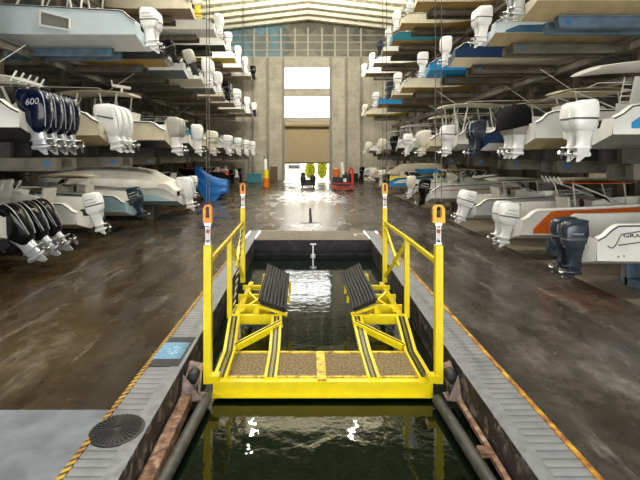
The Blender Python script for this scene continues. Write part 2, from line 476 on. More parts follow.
        q = MB(); rg = []
        for t, x, bs, bc, zk, zc, zs in ST:
            hump = ttz*math.sin(min(1, max(0, (t+.10)/.75))*PI)**.6 if t < .64 else ttz*math.sin(.99*PI)**.6
            v = min(1, max(0, (x-.2)/1.9)); hump = ttz*(.08+.92*v*v*(3-2*v))*(1 if t < .45 else max(.05, 1-((t-.45)/.52)**2.2))
            rip = .03*math.sin(t*40)
            rg.append([(x0+x, y*bs, z) for y, z in ((-1.04, zs-.22+rip), (-1.03, zs+.04), (-.72, zs+hump*.72), (-.42, zs+hump*.9+rip), (0, zs+hump), (.42, zs+hump*.9+rip), (.72, zs+hump*.72), (1.03, zs+.04), (1.04, zs-.22-rip))])
        q.loft(rg, 0, False, False)
        # close the stern with a skirt
        a = rg[0]; q.add(a, [list(range(len(a)))])
        q.build('boat_cover', topmat, root, ang=60)
    elif top == 'wind':
        q = MB()
        pts = [(x0+2.2,-1), (x0+3.1,-.8), (x0+3.5,0), (x0+3.1,.8), (x0+2.2,1)]
        lo = [(x, y*bs_*.9, h0+.05) for x, y in pts]; hi = [(x-.35, y*bs_*.8, h0+.55) for x, y in pts]
        q.loft([lo, hi], 0, False, False); q.build('windscreen', GLASS, root, smooth=False)
        tubes('windscreen_frame', [hi, lo, [lo[0], hi[0]], [lo[-1], hi[-1]]], .02, ALU)
        seat(x0+1.7, 1.4)
    elif top == 'low':
        console(x0+3.0, .8); seat(x0+2.0)
    return root

# ------------------------------------------------------------------ setting materials
def concrete_floor():
    m = bpy.data.materials.new('wet concrete'); m.use_nodes = True; nt = m.node_tree; b = nt.nodes['Principled BSDF']
    tc = N(nt, 'ShaderNodeTexCoord')
    mp = N(nt, 'ShaderNodeMapping'); mp.inputs['Scale'].default_value = (1.0, .45, 1); nt.links.new(tc.outputs['Object'], mp.inputs['Vector'])
    n1 = N(nt, 'ShaderNodeTexNoise', Scale=.55, Detail=8.0, Roughness=.6); nt.links.new(mp.outputs[0], n1.inputs['Vector'])
    n2 = N(nt, 'ShaderNodeTexNoise', Scale=5.0, Detail=8.0, Roughness=.65); nt.links.new(tc.outputs['Object'], n2.inputs['Vector'])
    n3 = N(nt, 'ShaderNodeTexNoise', Scale=1.6, Detail=6.0, Roughness=.6, Distortion=.6); nt.links.new(mp.outputs[0], n3.inputs['Vector'])
    ca = ramp(nt, n1.outputs['Fac'], [(.32,(.014,.009,.004)), (.48,(.040,.026,.010)), (.60,(.080,.055,.025)), (.74,(.17,.14,.095))])
    cb = ramp(nt, n1.outputs['Fac'], [(.32,(.018,.015,.011)), (.48,(.044,.037,.028)), (.60,(.085,.074,.060)), (.72,(.20,.19,.175))])
    xyz = N(nt, 'ShaderNodeSeparateXYZ'); nt.links.new(tc.outputs['Object'], xyz.inputs[0])
    mr = N(nt, 'ShaderNodeMapRange'); mr.inputs[1].default_value = -1.0; mr.inputs[2].default_value = 2.5; nt.links.new(xyz.outputs['X'], mr.inputs[0])
    m0 = N(nt, 'ShaderNodeMix', data_type='RGBA'); nt.links.new(mr.outputs[0], m0.inputs[0]); nt.links.new(ca, m0.inputs[6]); nt.links.new(cb, m0.inputs[7]); c1 = m0.outputs[2]
    c2 = ramp(nt, n2.outputs['Fac'], [(.3, vgrey(.45)), (.7, vgrey(1.25))])
    mp2 = N(nt, 'ShaderNodeMapping'); mp2.inputs['Scale'].default_value = (2.2, .35, 1); mp2.inputs['Rotation'].default_value = (0, 0, .35); nt.links.new(tc.outputs['Object'], mp2.inputs['Vector'])
    n4 = N(nt, 'ShaderNodeTexNoise', Scale=.8, Detail=8.0, Roughness=.7, Distortion=.8); nt.links.new(mp2.outputs[0], n4.inputs['Vector'])
    sc_ = ramp(nt, n4.outputs['Fac'], [(.56, vgrey(0)), (.74, (.16,.15,.135))])
    m1 = N(nt, 'ShaderNodeMix', data_type='RGBA', blend_type='ADD'); m1.inputs[0].default_value = 1; nt.links.new(c1, m1.inputs[6]); nt.links.new(sc_, m1.inputs[7]); c1 = m1.outputs[2]
    mx = N(nt, 'ShaderNodeMix', data_type='RGBA', blend_type='MULTIPLY'); mx.inputs[0].default_value = 1
    nt.links.new(c1, mx.inputs[6]); nt.links.new(c2, mx.inputs[7])
    nt.links.new(mx.outputs[2], b.inputs['Base Color'])
    # standing water round the trench drain and along the middle of the aisle
    sub = N(nt, 'ShaderNodeVectorMath', operation='SUBTRACT'); sub.inputs[1].default_value = (.1, 24, 0); nt.links.new(tc.outputs['Object'], sub.inputs[0])
    mul = N(nt, 'ShaderNodeVectorMath', operation='MULTIPLY'); mul.inputs[1].default_value = (.40, .16, 0); nt.links.new(sub.outputs[0], mul.inputs[0])
    ln = N(nt, 'ShaderNodeVectorMath', operation='LENGTH'); nt.links.new(mul.outputs[0], ln.inputs[0])
    ad = N(nt, 'ShaderNodeMath', operation='MULTIPLY_ADD'); nt.links.new(n3.outputs['Fac'], ad.inputs[0]); ad.inputs[1].default_value = 1.2; nt.links.new(ln.outputs['Value'], ad.inputs[2])
    pud = N(nt, 'ShaderNodeMapRange'); pud.inputs[1].default_value = 1.30; pud.inputs[2].default_value = 1.75; nt.links.new(ad.outputs[0], pud.inputs[0])
    r = ramp(nt, n3.outputs['Fac'], [(.40, vgrey(.17)), (.52, vgrey(.28)), (.66, vgrey(.48))])
    rm = N(nt, 'ShaderNodeMix', data_type='RGBA'); nt.links.new(pud.outputs[0], rm.inputs[0]); rm.inputs[6].default_value = (.20,.20,.20,1); nt.links.new(r, rm.inputs[7])
    nt.links.new(rm.outputs[2], b.inputs['Roughness'])
    bs = N(nt, 'ShaderNodeMath', operation='MULTIPLY'); nt.links.new(pud.outputs[0], bs.inputs[0]); bs.inputs[1].default_value = .07
    bp = N(nt, 'ShaderNodeBump', Distance=.01); nt.links.new(bs.outputs[0], bp.inputs['Strength']); nt.links.new(n2.outputs['Fac'], bp.inputs['Height']); nt.links.new(bp.outputs[0], b.inputs['Normal'])
    return m
def water_mat():
    m = bpy.data.materials.new('basin water'); m.use_nodes = True; nt = m.node_tree; b = nt.nodes['Principled BSDF']
    b.inputs['Base Color'].default_value = (.002,.006,.002,1); b.inputs['Roughness'].default_value = .015; b.inputs['IOR'].default_value = 1.33
    b.inputs['Specular IOR Level'].default_value = .9
    tc = N(nt, 'ShaderNodeTexCoord')
    mp = N(nt, 'ShaderNodeMapping'); mp.inputs['Scale'].default_value = (.8, 1.0, 1); nt.links.new(tc.outputs['Object'], mp.inputs['Vector'])
    n = N(nt, 'ShaderNodeTexNoise', Scale=3.2, Detail=2.0, Roughness=.45, Distortion=.5); nt.links.new(mp.outputs[0], n.inputs['Vector'])
    n2 = N(nt, 'ShaderNodeTexNoise', Scale=13.0, Detail=2.0, Roughness=.5); nt.links.new(mp.outputs[0], n2.inputs['Vector'])
    am = N(nt, 'ShaderNodeMath', operation='MULTIPLY_ADD'); nt.links.new(n2.outputs['Fac'], am.inputs[0]); am.inputs[1].default_value = .22; nt.links.new(n.outputs['Fac'], am.inputs[2])
    bp = N(nt, 'ShaderNodeBump', Strength=.14, Distance=.035); nt.links.new(am.outputs[0], bp.inputs['Height']); nt.links.new(bp.outputs[0], b.inputs['Normal'])
    return m
def rust_mat(name, a, b_, c, sc_=5, rough=.6):
    m = bpy.data.materials.new(name); m.use_nodes = True; nt = m.node_tree; b = nt.nodes['Principled BSDF']
    tc = N(nt, 'ShaderNodeTexCoord'); n = N(nt, 'ShaderNodeTexNoise', Scale=float(sc_), Detail=8.0, Roughness=.65, Distortion=.4); nt.links.new(tc.outputs['Object'], n.inputs['Vector'])
    nt.links.new(ramp(nt, n.outputs['Fac'], [(.38, a), (.52, b_), (.62, c)]), b.inputs['Base Color']); b.inputs['Roughness'].default_value = rough
    bp = N(nt, 'ShaderNodeBump', Strength=.4, Distance=.01); nt.links.new(n.outputs['Fac'], bp.inputs['Height']); nt.links.new(bp.outputs[0], b.inputs['Normal'])
    return m
def wave_mat(name, col, col2, freq, axis='Y', rough=.4, metal=0.0, bump=.5, dirt=.3):
    m = bpy.data.materials.new(name); m.use_nodes = True; nt = m.node_tree; b = nt.nodes['Principled BSDF']
    tc = N(nt, 'ShaderNodeTexCoord'); w = N(nt, 'ShaderNodeTexWave', bands_direction=axis, Scale=freq, Distortion=0.0); nt.links.new(tc.outputs['Object'], w.inputs['Vector'])
    n = N(nt, 'ShaderNodeTexNoise', Scale=3.0, Detail=6.0); nt.links.new(tc.outputs['Object'], n.inputs['Vector'])
    c = ramp(nt, w.outputs['Fac'], [(.02, col2), (.12, col)])
    d = ramp(nt, n.outputs['Fac'], [(.3, vgrey(1-dirt)), (.6, vgrey(1.0))])
    mx = N(nt, 'ShaderNodeMix', data_type='RGBA', blend_type='MULTIPLY'); mx.inputs[0].default_value = 1
    nt.links.new(c, mx.inputs[6]); nt.links.new(d, mx.inputs[7]); nt.links.new(mx.outputs[2], b.inputs['Base Color'])
    b.inputs['Roughness'].default_value = rough; b.inputs['Metallic'].default_value = metal
    bp = N(nt, 'ShaderNodeBump', Strength=bump, Distance=.02); nt.links.new(w.outputs['Fac'], bp.inputs['Height']); nt.links.new(bp.outputs[0], b.inputs['Normal'])
    return m
def hatch_mat():
    m = bpy.data.materials.new('hatched yellow line'); m.use_nodes = True; nt = m.node_tree; b = nt.nodes['Principled BSDF']
    tc = N(nt, 'ShaderNodeTexCoord'); mp = N(nt, 'ShaderNodeMapping'); mp.inputs['Rotation'].default_value = (0, 0, -.7); nt.links.new(tc.outputs['Object'], mp.inputs[0])
    w = N(nt, 'ShaderNodeTexWave', bands_direction='Y', Scale=4.2, Distortion=1.2); nt.links.new(mp.outputs[0], w.inputs['Vector'])
    n = N(nt, 'ShaderNodeTexNoise', Scale=3.0, Detail=6.0); nt.links.new(tc.outputs['Object'], n.inputs['Vector'])
    c = ramp(nt, w.outputs['Fac'], [(.30, (.07,.04,.012)), (.5, (.58,.36,.03))])
    d = ramp(nt, n.outputs['Fac'], [(.35, (.55,.40,.25)), (.6, (1,1,1))])
    mx = N(nt, 'ShaderNodeMix', data_type='RGBA', blend_type='MULTIPLY'); mx.inputs[0].default_value = 1
    nt.links.new(c, mx.inputs[6]); nt.links.new(d, mx.inputs[7]); nt.links.new(mx.outputs[2], b.inputs['Base Color']); b.inputs['Roughness'].default_value = .6
    return m
def block_mat(name, c1, c2, mortar, sx=1.0):
    m = bpy.data.materials.new(name); m.use_nodes = True; nt = m.node_tree; b = nt.nodes['Principled BSDF']
    tc = N(nt, 'ShaderNodeTexCoord'); mp = N(nt, 'ShaderNodeMapping'); mp.inputs['Rotation'].default_value = (PI/2, 0, 0); nt.links.new(tc.outputs['Object'], mp.inputs['Vector'])
    br = N(nt, 'ShaderNodeTexBrick', Scale=1.0); br.inputs['Brick Width'].default_value = 1.2*sx; br.inputs['Row Height'].default_value = .8*sx; br.inputs['Mortar Size'].default_value = .02
    br.inputs['Color1'].default_value = (*c1, 1); br.inputs['Color2'].default_value = (*c2, 1); br.inputs['Mortar'].default_value = (*mortar, 1)
    nt.links.new(mp.outputs[0], br.inputs['Vector'])
    n = N(nt, 'ShaderNodeTexNoise', Scale=.9, Detail=10.0, Roughness=.7); nt.links.new(tc.outputs['Object'], n.inputs['Vector'])
    d = ramp(nt, n.outputs['Fac'], [(.3, vgrey(.68)), (.65, vgrey(1.1))])
    mx = N(nt, 'ShaderNodeMix', data_type='RGBA', blend_type='MULTIPLY'); mx.inputs[0].default_value = 1
    nt.links.new(br.outputs['Color'], mx.inputs[6]); nt.links.new(d, mx.inputs[7]); nt.links.new(mx.outputs[2], b.inputs['Base Color'])
    b.inputs['Roughness'].default_value = .85
    return m
FLOOR = concrete_floor()
APRON = mat('pale slab', (.20,.225,.26), .55, var=.2, scale=3, bump=.2, bscale=20, col2=(.12,.14,.165))
GRAVEL = mat('gravel', (.24,.205,.15), .9, var=.3, scale=28, bump=.9, bscale=60, col2=(.10,.085,.06))
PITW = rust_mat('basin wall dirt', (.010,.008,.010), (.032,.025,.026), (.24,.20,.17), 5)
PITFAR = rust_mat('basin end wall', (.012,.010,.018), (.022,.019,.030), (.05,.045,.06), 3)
PLATE = wave_mat('curb planks', (.26,.275,.30), (.13,.135,.145), 2.6, 'Y', .42, .2, .25)
PLATEB = mat('curb border', (.28,.295,.32), .4, .3, var=.15, scale=8)
GRATE = wave_mat('grating', (.20,.165,.12), (.03,.025,.02), 5.0, 'X', .6, 0, .6)
YLINE = rust_mat('worn yellow line', (.14,.05,.01), (.44,.19,.012), (.60,.40,.03), 5, .6)
YEL = mat('yellow enamel', (.86,.70,.004), .36, var=.04, scale=4, col2=(.78,.61,.006))
YELD = rust_mat('yellow enamel worn', (.25,.13,.02), (.66,.50,.015), (.78,.62,.02), 7, .5)
TREAD = mat('gritty deck', (.34,.25,.12), .9, var=.3, scale=26, bump=.8, bscale=60, col2=(.10,.07,.04))
RUST = rust_mat('rusty steel', (.07,.035,.02), (.22,.11,.06), (.34,.25,.20), 7, .7)
PIPEM = mat('pipe grey', (.085,.085,.075), .6, .2, var=.25, scale=8, col2=(.04,.04,.038))
WALLM = block_mat('far wall block', (.47,.435,.35), (.45,.415,.33), (.40,.37,.295))
PILM = mat('pilaster grey', (.42,.40,.33), .7, var=.1, scale=1)
SIDEM = mat('side cladding', (.10,.095,.085), .8, var=.2, scale=.6)
ROOFM = mat('roof cream', (.72,.69,.54), .6, var=.06, scale=.8)
ROOFD = mat('roof rib dark cream', (.58,.55,.42), .7, var=.08)  # ribs in a darker cream than the deck
SHUT = wave_mat('shutter tan', (.40,.31,.17), (.32,.245,.13), 2.2, 'Z', .6, 0, .25, .1)
RACKM = mat('rack steel', (.13,.112,.080), .55, .15, var=.2, scale=2, col2=(.07,.058,.040))
RACKB = mat('rack steel blue', (.17,.26,.36), .5, .15, var=.2, scale=2, col2=(.10,.14,.18))
RACKL = mat('rack steel pale', (.21,.195,.16), .5, .3, var=.2, scale=2)
STICK = mat('blue sticker', (.03,.20,.48), .4)

# ------------------------------------------------------------------ the hall
YW = 55.0; XL = -19.0; XR = 18.5; Y0 = -6.0; PE = 15.7
def xl(y): return -1.755 - .0142*(y - 4.07)       # left and right lips of the basin
def xr(y): return 2.13 + .0095*(y - 4.07)
CL, CR = -2.33, 2.73; GE = 17.6
def quad(mb, pts, z, mi=0): mb.add([(x, y, z) for x, y in pts], [list(range(len(pts)))], mi)
fm = MB()
quad(fm, [(XL, 5.2), (CL, 5.2), (CL, GE), (XL, GE)], 0)
quad(fm, [(CR, Y0), (6.6, Y0), (6.6, GE), (CR, GE)], 0)
quad(fm, [(XL, GE), (6.6, GE), (6.6, YW), (XL, YW)], 0)
struct(fm.build('floor', FLOOR, smooth=False))
fa = MB(); fa.box(((XL+CL)/2, (Y0+5.2)/2, -.1), (CL-XL, 5.2-Y0, .2)); struct(fa.build('floor_apron', APRON, smooth=False))
fg = MB(); fg.box(((6.6+XR)/2, (Y0+YW)/2, -.12), (XR-6.6, YW-Y0, .2)); struct(fg.build('floor_gravel', GRAVEL, smooth=False))
# curbs of plank plates around the basin
BW = .17
for nm, f, out, s_ in (('trim_1', xl, CL, 1), ('trim_2', xr, CR, -1)):
    q = MB()
    ys = [Y0, 0, 4, 8, 12, GE]
    for a, b in zip(ys, ys[1:]):
        ins = lambda y: f(min(y, GE)) - s_*BW
        q.add([(out + s_*.055, a, .004), (ins(a), a, .004), (ins(b), b, .004), (out + s_*.055, b, .004)], [(0,1,2,3)], 0)
        q.add([(ins(a), a, .012), (f(a), a, .012), (f(b), b, .012), (ins(b), b, .012)], [(0,1,2,3)], 1)
        q.add([(ins(a), a, .012), (ins(b), b, .012), (ins(b), b, .003), (ins(a), a, .003)], [(0,1,2,3)], 1)
    struct(q.build(nm, [PLATE, PLATEB], smooth=False))
q = MB(); quad(q, [(xl(PE), PE), (xr(PE), PE), (xr(PE)-.05, GE), (xl(PE)+.05, GE)], .006)
struct(q.build('trim_3', GRATE, smooth=False))
q = MB(); q.box((CL+.03, (Y0+14.5)/2, .008), (.06, 14.5-Y0, .024)); struct(q.build('trim_4', hatch_mat(), smooth=False))
q = MB(); q.box((CR-.03, (Y0+17)/2, .008), (.06, 17-Y0, .024)); struct(q.build('trim_5', YLINE))
# basin walls
for nm, f, s_ in (('wall_basin_left', xl, -1), ('wall_basin_right', xr, 1)):
    q = MB()
    q.add([(f(Y0), Y0, .0), (f(PE), PE, .0), (f(PE), PE, -2.6), (f(Y0), Y0, -2.6), (f(Y0)+s_*.3, Y0, .0), (f(PE)+s_*.3, PE, .0), (f(PE)+s_*.3, PE, -2.6), (f(Y0)+s_*.3, Y0, -2.6)],
          [(0,1,2,3),(7,6,5,4),(0,4,5,1),(1,5,6,2),(2,6,7,3),(3,7,4,0)])
    struct(q.build(nm, PITW, smooth=False))
q = MB(); q.box(((xl(PE)+xr(PE))/2, PE+.15, -1.3), (xr(PE)-xl(PE)+.6, .3, 2.6)); q.box(((xl(PE)+xr(PE))/2, PE-.03, -.28), (xr(PE)-xl(PE), .06, .14)); struct(q.build('wall_basin_far', PITFAR, smooth=False))
q = MB(); q.box((.2, (Y0+PE)/2, -2.6), (4.4, PE-Y0, .1)); struct(q.build('floor_basin', PITFAR, smooth=False))
q = MB(); q.add([(xl(Y0)+.003, Y0, -.54), (xr(Y0)-.003, Y0, -.54), (xr(PE)-.003, PE, -.54), (xl(PE)+.003, PE, -.54)], [(0,1,2,3)])
w = q.build('basin_water', water_mat(), smooth=False); tag(w, 'dark green rippled water filling the launching basin', 'water', kind='stuff')

# far wall with openings
P8 = YW/440.0
def wx(px): return (px-308)*P8
def wz(py): return HCAM + (156-py)*P8
dx0, dx1, dz1 = wx(285), wx(329), wz(124)
openings = [(dx0, 0, dx1, dz1), (wx(284), wz(118), wx(330), wz(96)), (wx(284), wz(89), wx(330), wz(67))]
xs = sorted({XL, XR, dx0, dx1, wx(284), wx(330)}); zs = sorted({0, dz1, wz(118), wz(96), wz(89), wz(67), wz(58)})
q = MB()
for a, b in zip(xs, xs[1:]):
    for c, d in zip(zs, zs[1:]):
        cx, cz = (a+b)/2, (c+d)/2
        if any(o[0] < cx < o[2] and o[1] < cz < o[3] for o in openings): continue
        q.box((cx, YW+.15, cz), (b-a, .3, d-c))
struct(q.build('wall_far', WALLM, smooth=False))
def upper_mat():
    m = bpy.data.materials.new('clerestory painted daylight'); m.use_nodes = True; nt = m.node_tree; b = nt.nodes['Principled BSDF']
    tc = N(nt, 'ShaderNodeTexCoord'); v = N(nt, 'ShaderNodeTexVoronoi', Scale=.8); mp = N(nt, 'ShaderNodeMapping'); mp.inputs['Scale'].default_value = (1, 1, .8)
    nt.links.new(tc.outputs['Object'], mp.inputs[0]); nt.links.new(mp.outputs[0], v.inputs['Vector'])
    sx = N(nt, 'ShaderNodeSeparateColor'); nt.links.new(v.outputs['Color'], sx.inputs[0])
    xyz = N(nt, 'ShaderNodeSeparateXYZ'); nt.links.new(tc.outputs['Object'], xyz.inputs[0])
    mr = N(nt, 'ShaderNodeMapRange'); mr.inputs[1].default_value = -2.5; mr.inputs[2].default_value = -4.0; nt.links.new(xyz.outputs['X'], mr.inputs[0])
    ca = ramp(nt, sx.outputs[0], [(.2,(.085,.09,.06)), (.7,(.17,.16,.11))])
    cb = ramp(nt, sx.outputs[0], [(.2,(.10,.21,.25)), (.5,(.15,.155,.12)), (.8,(.13,.26,.31))])  # blue cells put daylight behind the panels into the colour
    mx = N(nt, 'ShaderNodeMix', data_type='RGBA'); nt.links.new(mr.outputs[0], mx.inputs[0]); nt.links.new(ca, mx.inputs[6]); nt.links.new(cb, mx.inputs[7])
    nt.links.new(mx.outputs[2], b.inputs['Base Color']); b.inputs['Roughness'].default_value = .5
    return m
q = MB(); q.box(((XL+XR)/2, YW+.25, (wz(58)+20.2)/2), (XR-XL, .2, 20.2-wz(58))); struct(q.build('wall_far_upper', upper_mat(), smooth=False))
q = MB()
for px in (254, 267, 281, 295, 308, 322, 335, 348, 361): q.box((wx(px), YW+.08, (wz(58)+19)/2), (.24, .3, 19-wz(58)))
for zz in (wz(58), wz(50), wz(42), wz(35)): q.box(((XL+XR)/2, YW+.1, zz), (XR-XL, .12, .12 if zz > wz(57) else .4))
struct(q.build('trim_6', PILM, smooth=False))
q = MB()
for px in (253, 268, 283.4, 330.6, 346, 361): q.box((wx(px), YW-.06, wz(58)/2), (.3, .34, wz(58)))
q.box((0, YW-.05, dz1+.15), (dx1-dx0+.5, .3, .3))
struct(q.build('trim_7', mat('pilaster dark', (.27,.255,.20), .7, var=.1, scale=1), smooth=False))
# roller door, half raised
sb = wz(163)
q = MB(); q.box(((dx0+dx1)/2, YW+.12, (sb+dz1)/2), (dx1-dx0, .08, dz1-sb)); o = struct(q.build('door_1', SHUT, smooth=False))
q = MB(); q.box(((dx0+dx1)/2, YW+.08, sb), (dx1-dx0, .14, .16)); q.build('door_bottom_bar', DARKM, o, smooth=False)
q = MB(); q.lathe([(.35, dx0), (.35, dx1)], (0, YW-.25, dz1-.1), 16, 'x'); q.build('roller_drum', SHUT, o)
# high windows
def glass_mat():
    m = bpy.data.materials.new('hazy pane'); m.use_nodes = True; nt = m.node_tree
    for n in list(nt.nodes):
        if n.type != 'OUTPUT_MATERIAL': nt.nodes.remove(n)
    out = nt.nodes['Material Output']; t = N(nt, 'ShaderNodeBsdfTransparent'); g = N(nt, 'ShaderNodeBsdfGlossy', Roughness=.05); x = N(nt, 'ShaderNodeMixShader'); x.inputs[0].default_value = .06
    nt.links.new(t.outputs[0], x.inputs[1]); nt.links.new(g.outputs[0], x.inputs[2]); nt.links.new(x.outputs[0], out.inputs[0])
    return m
PANE = glass_mat()
for i, (x0, z0, x1, z1) in enumerate(openings[1:]):
    q = MB()
    for xx in (x0, x1): q.box((xx, YW+.1, (z0+z1)/2), (.12, .25, z1-z0))
    for zz in (z0, z1): q.box(((x0+x1)/2, YW+.1, zz), (x1-x0, .25, .12))
    o = struct(q.build('window_%d' % (i+1), PILM, smooth=False))
    q = MB(); q.add([(x0, YW+.14, z0), (x1, YW+.14, z0), (x1, YW+.14, z1), (x0, YW+.14, z1)], [(0,1,2,3)]); q.build('window_pane', PANE, o, smooth=False)
    q = MB()
    for k in (1, 2, 3): q.box((x0+(x1-x0)*k/4, YW+.12, (z0+z1)/2), (.05, .06, z1-z0))
    q.build('mullion', PILM, o, smooth=False)
# side walls
for nm, xx in (('wall_left', XL-.1), ('wall_right', XR+.1)):
    q = MB(); q.box((xx, (YW-6)/2+.2, 9.5), (.2, YW+6, 19)); struct(q.build(nm, SIDEM, smooth=False))
q = MB(); q.box(((XL+XR)/2, -6.2, 13.0), (XR-XL, .2, 13.4)); q.box((-15, -6.2, 3.15), (8, .2, 6.3)); q.box((15, -6.2, 3.15), (7, .2, 6.3)); struct(q.build('wall_front', SIDEM, smooth=False))  # unseen front wall, opening narrowed to cut sky light on the near floor
# roof: gentle gable, cross rafters and deck ribs
RZ, SL = 19.9, .115
def rz(x): return RZ - SL*abs(x)
q = MB()
for s_ in (-1, 1):
    xe = XL if s_ < 0 else XR
    q.add([(0, -6, RZ), (xe, -6, rz(xe)), (xe, YW+.3, rz(xe)), (0, YW+.3, RZ), (0, -6, RZ+.15), (xe, -6, rz(xe)+.15), (xe, YW+.3, rz(xe)+.15), (0, YW+.3, RZ+.15)],
          [(0,1,2,3),(7,6,5,4),(0,4,5,1),(1,5,6,2),(2,6,7,3),(3,7,4,0)])
    k = 0
    while k*.95 < abs(xe)-.3:
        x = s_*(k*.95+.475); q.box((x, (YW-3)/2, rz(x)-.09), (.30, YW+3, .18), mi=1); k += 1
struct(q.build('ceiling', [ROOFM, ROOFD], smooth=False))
q = MB()
y = -2.0
while y < YW-.5:
    for s_ in (-1, 1):
        xe = XL if s_ < 0 else XR
        q.bar((0, y, RZ-.34), (xe, y, rz(xe)-.34), .16, .36)
        q.bar((0, y, RZ-.54), (xe, y, rz(xe)-.54), .30, .05)
    y += 2.1
struct(q.build('trim_8', ROOFM, smooth=False))

# ------------------------------------------------------------------ boats table
EW = (1,'round',EWHITE,EWHITE,None)
def E(n, style, cowl, low=None, trim=None): return (n, style, cowl, low or cowl, trim)
ZL2, ZL3L, ZL3R, ZL4L, ZL4R = 2.98, 7.60, 6.85, 12.0, 11.35
def PX(px, d): return (px-308)/440*d
BOATS = []
YAW = {('R',1,570): 3, ('R',1,505): 2, ('R',2,580): 3, ('R',2,515): 2, ('L',2,52): 3, ('L',2,117): 2, ('L',1,42): 3}     # parked a few degrees off square, bows towards the near end
def B_(side, d, px, z, label, tier, **kw):
    # px measured at the middle of the motors, which hang .47 m behind the boat's origin less .45
    sd = -1 if side == 'L' else 1
    X = PX(px, d)
    if tier > 2: kw.setdefault('keel_off', .05)
    if tier == 2: kw.setdefault('poles', True)
    if side == 'L' and tier > 1: kw.setdefault('k', .94)
    kw.setdefault('yaw', -sd*(-1)*0 + (math.radians(YAW.get((side, tier, px), 0)) * (-1 if side == 'R' else 1)))
    g = {1: 'boats stored on the floor of the %s rack', 2: 'boats on the second tier of the %s rack', 3: 'boats on the third tier of the %s rack', 4: 'boats on the top tier of the %s rack'}[tier] % ('left' if side == 'L' else 'right')
    kk = kw.get('k', .73)
    BOATS.append((side, tier, d, X, z, kk, z + kw.get('keel_off', .40)*kk, kw.get('B', 2.55)*kk))
    return make_boat(sd, d, X, z, label, g, **kw)
def RADAR(b, x):
    q = MB(); q.tube([(x,0,2.62),(x,0,2.86)], .06).bar((x-.3,-.3,2.9),(x+.3,.3,2.95),.12,.12); q.tube([(x+.3,.3,2.9),(x+.35,.3,3.2)], .03)
    q.build('radar_scanner', WHITE, b)
# left, floor
b = B_('L', 11.7, 34, -.12, 'white boat with three tilted glossy black outboards, nearest on the left floor', 1, eng=E(3,'wedge',EBLACK,ESILV,None), tilt=.62, keel_off=.85, esp=.62, top='ttop', tx=(.9,2.6), L=9, topmat=CANVB, k=0.98, scale=1, rods=True, ttz=1.45, ch=.85)
b = B_('L', 14.4, 95, .32, 'white boat with a single white outboard between the black and slate motors', 1, eng=E(1,'round',EWHITE,EWHITE,DECALW), tilt=.25, top='low', L=7.5, bottom=TANB, k=0.78, scale=1)
b = B_('L', 17.7, 137, .30, 'pale blue centre console boat with tan T-top and one slate outboard', 1, hull=PALEB, bottom=WHITE, eng=E(1,'round',EBLUE,EBLUE,DECALW), tilt=.30, top='ttop', tx=(2.3,4.5), ttz=2.1, topmat=TTAN, L=7.5, k=0.75, scale=1)
b = B_('L', 21.2, 187, .25, 'boat under a big grey-white canvas cover with a white outboard', 1, hull=WHITE, bottom=PALEB, stripe=(.05,.35), stripe_mat=PALEB, eng=E(1,'wedge',EWHITE,EWHITE), tilt=.2, top='cover', topmat=CANVW, L=8.2, k=0.93, scale=1, ttz=.74)
b = B_('L', 26.5, 193, .45, 'dark blue runabout with a windscreen behind the covered boat', 1, hull=ROYAL, bottom=WHITE, eng=E(1,'round',EWHITE), top='wind', L=7)
b = B_('L', 38.0, 232, .45, 'small black boat with red deck and dark outboard near the far end of left floor', 1, hull=BLACKG, deck=REDP, bottom=WHITE, eng=E(1,'round',EBLACK), top='wind', L=6, k=0.75, scale=1)
b = B_('L', 42.0, 241, .45, 'white boat with two black outboards farthest along the left floor', 1, hull=WHITE, eng=E(2,'round',EBLACK), top='low', L=6, k=0.75, scale=1)
# left, second tier
b = B_('L', 11.95, 52, ZL2, 'white hardtop boat with four ink blue outboards, nearest on left second tier', 2, eng=E(4,'wedge',EINK,ESILV,None), text='600', tsize=.24, esp=.56, tilt=.10, top='tower', tx=(.9,3.1), L=10, B=2.9, bottom=DARKB, k=0.92, rods=True, ttz=1.80)
b = B_('L', 15.9, 117, ZL2, 'cream boat with three white outboards side by side on left second tier', 2, hull=CREAM, eng=E(3,'wedge',EWHITE,EWHITE,DECAL), tilt=.22, esp=.58, top='low', bottom=TANB, L=9.5, k=.97)
b = B_('L', 20.6, 176, ZL2, 'white boat with curved cream hardtop, radar and two tall grey outboards', 2, hull=CREAM, bottom=DARKB, eng=E(2,'tall',EGREY,EWHITE), esp=.5, tilt=.05, top='tower', tx=(2.2,4.6), ttz=2.5, topmat=CREAM, L=9, k=.98)
RADAR(b, 2.6)
b = B_('L', 25.6, 197, ZL2, 'boat with teal canvas and one big white outboard on left second tier', 2, hull=WHITE, bottom=DARKB, eng=E(1,'tall',EWHITE), top='wind', deck=TEAL, L=9, stripe=(.02,.2), stripe_mat=GREYW, k=1.0)
q = MB(); q.box((1.6,0,1.25),(1.5,2.0,.25)); q.build('cockpit_canvas', TEAL, b, smooth=False)
q = MB(); q.box((3.9,0,1.5),(1.8,1.9,.18)); q.build('foredeck_canvas', TEAL, b, smooth=False)
b = B_('L', 30.4, 212, ZL2, 'cream boat with two cream outboards, fifth along left second tier', 2, hull=CREAM, eng=E(2,'round',ECREAM), top='ttop', topmat=CREAM, ttz=2.2, L=8)
b = B_('L', 36.5, 228, ZL2, 'white boat with two white outboards, sixth along left second tier', 2, eng=E(2,'round',EWHITE), top='low', L=8)
b = B_('L', 41.8, 238, ZL2, 'blue decked boat with two white outboards, seventh along left second tier', 2, eng=E(2,'round',EWHITE), deck=ROYAL, top='wind', L=8)
b = B_('L', 46.6, 246, ZL2, 'white boat next to last on the left second tier', 2, eng=E(2,'round',EWHITE), top='low', L=7)
b = B_('L', 51.0, 252.5, ZL2, 'white boat last on the left second tier by the far wall', 2, eng=E(1,'round',EWHITE), top='low', L=7)
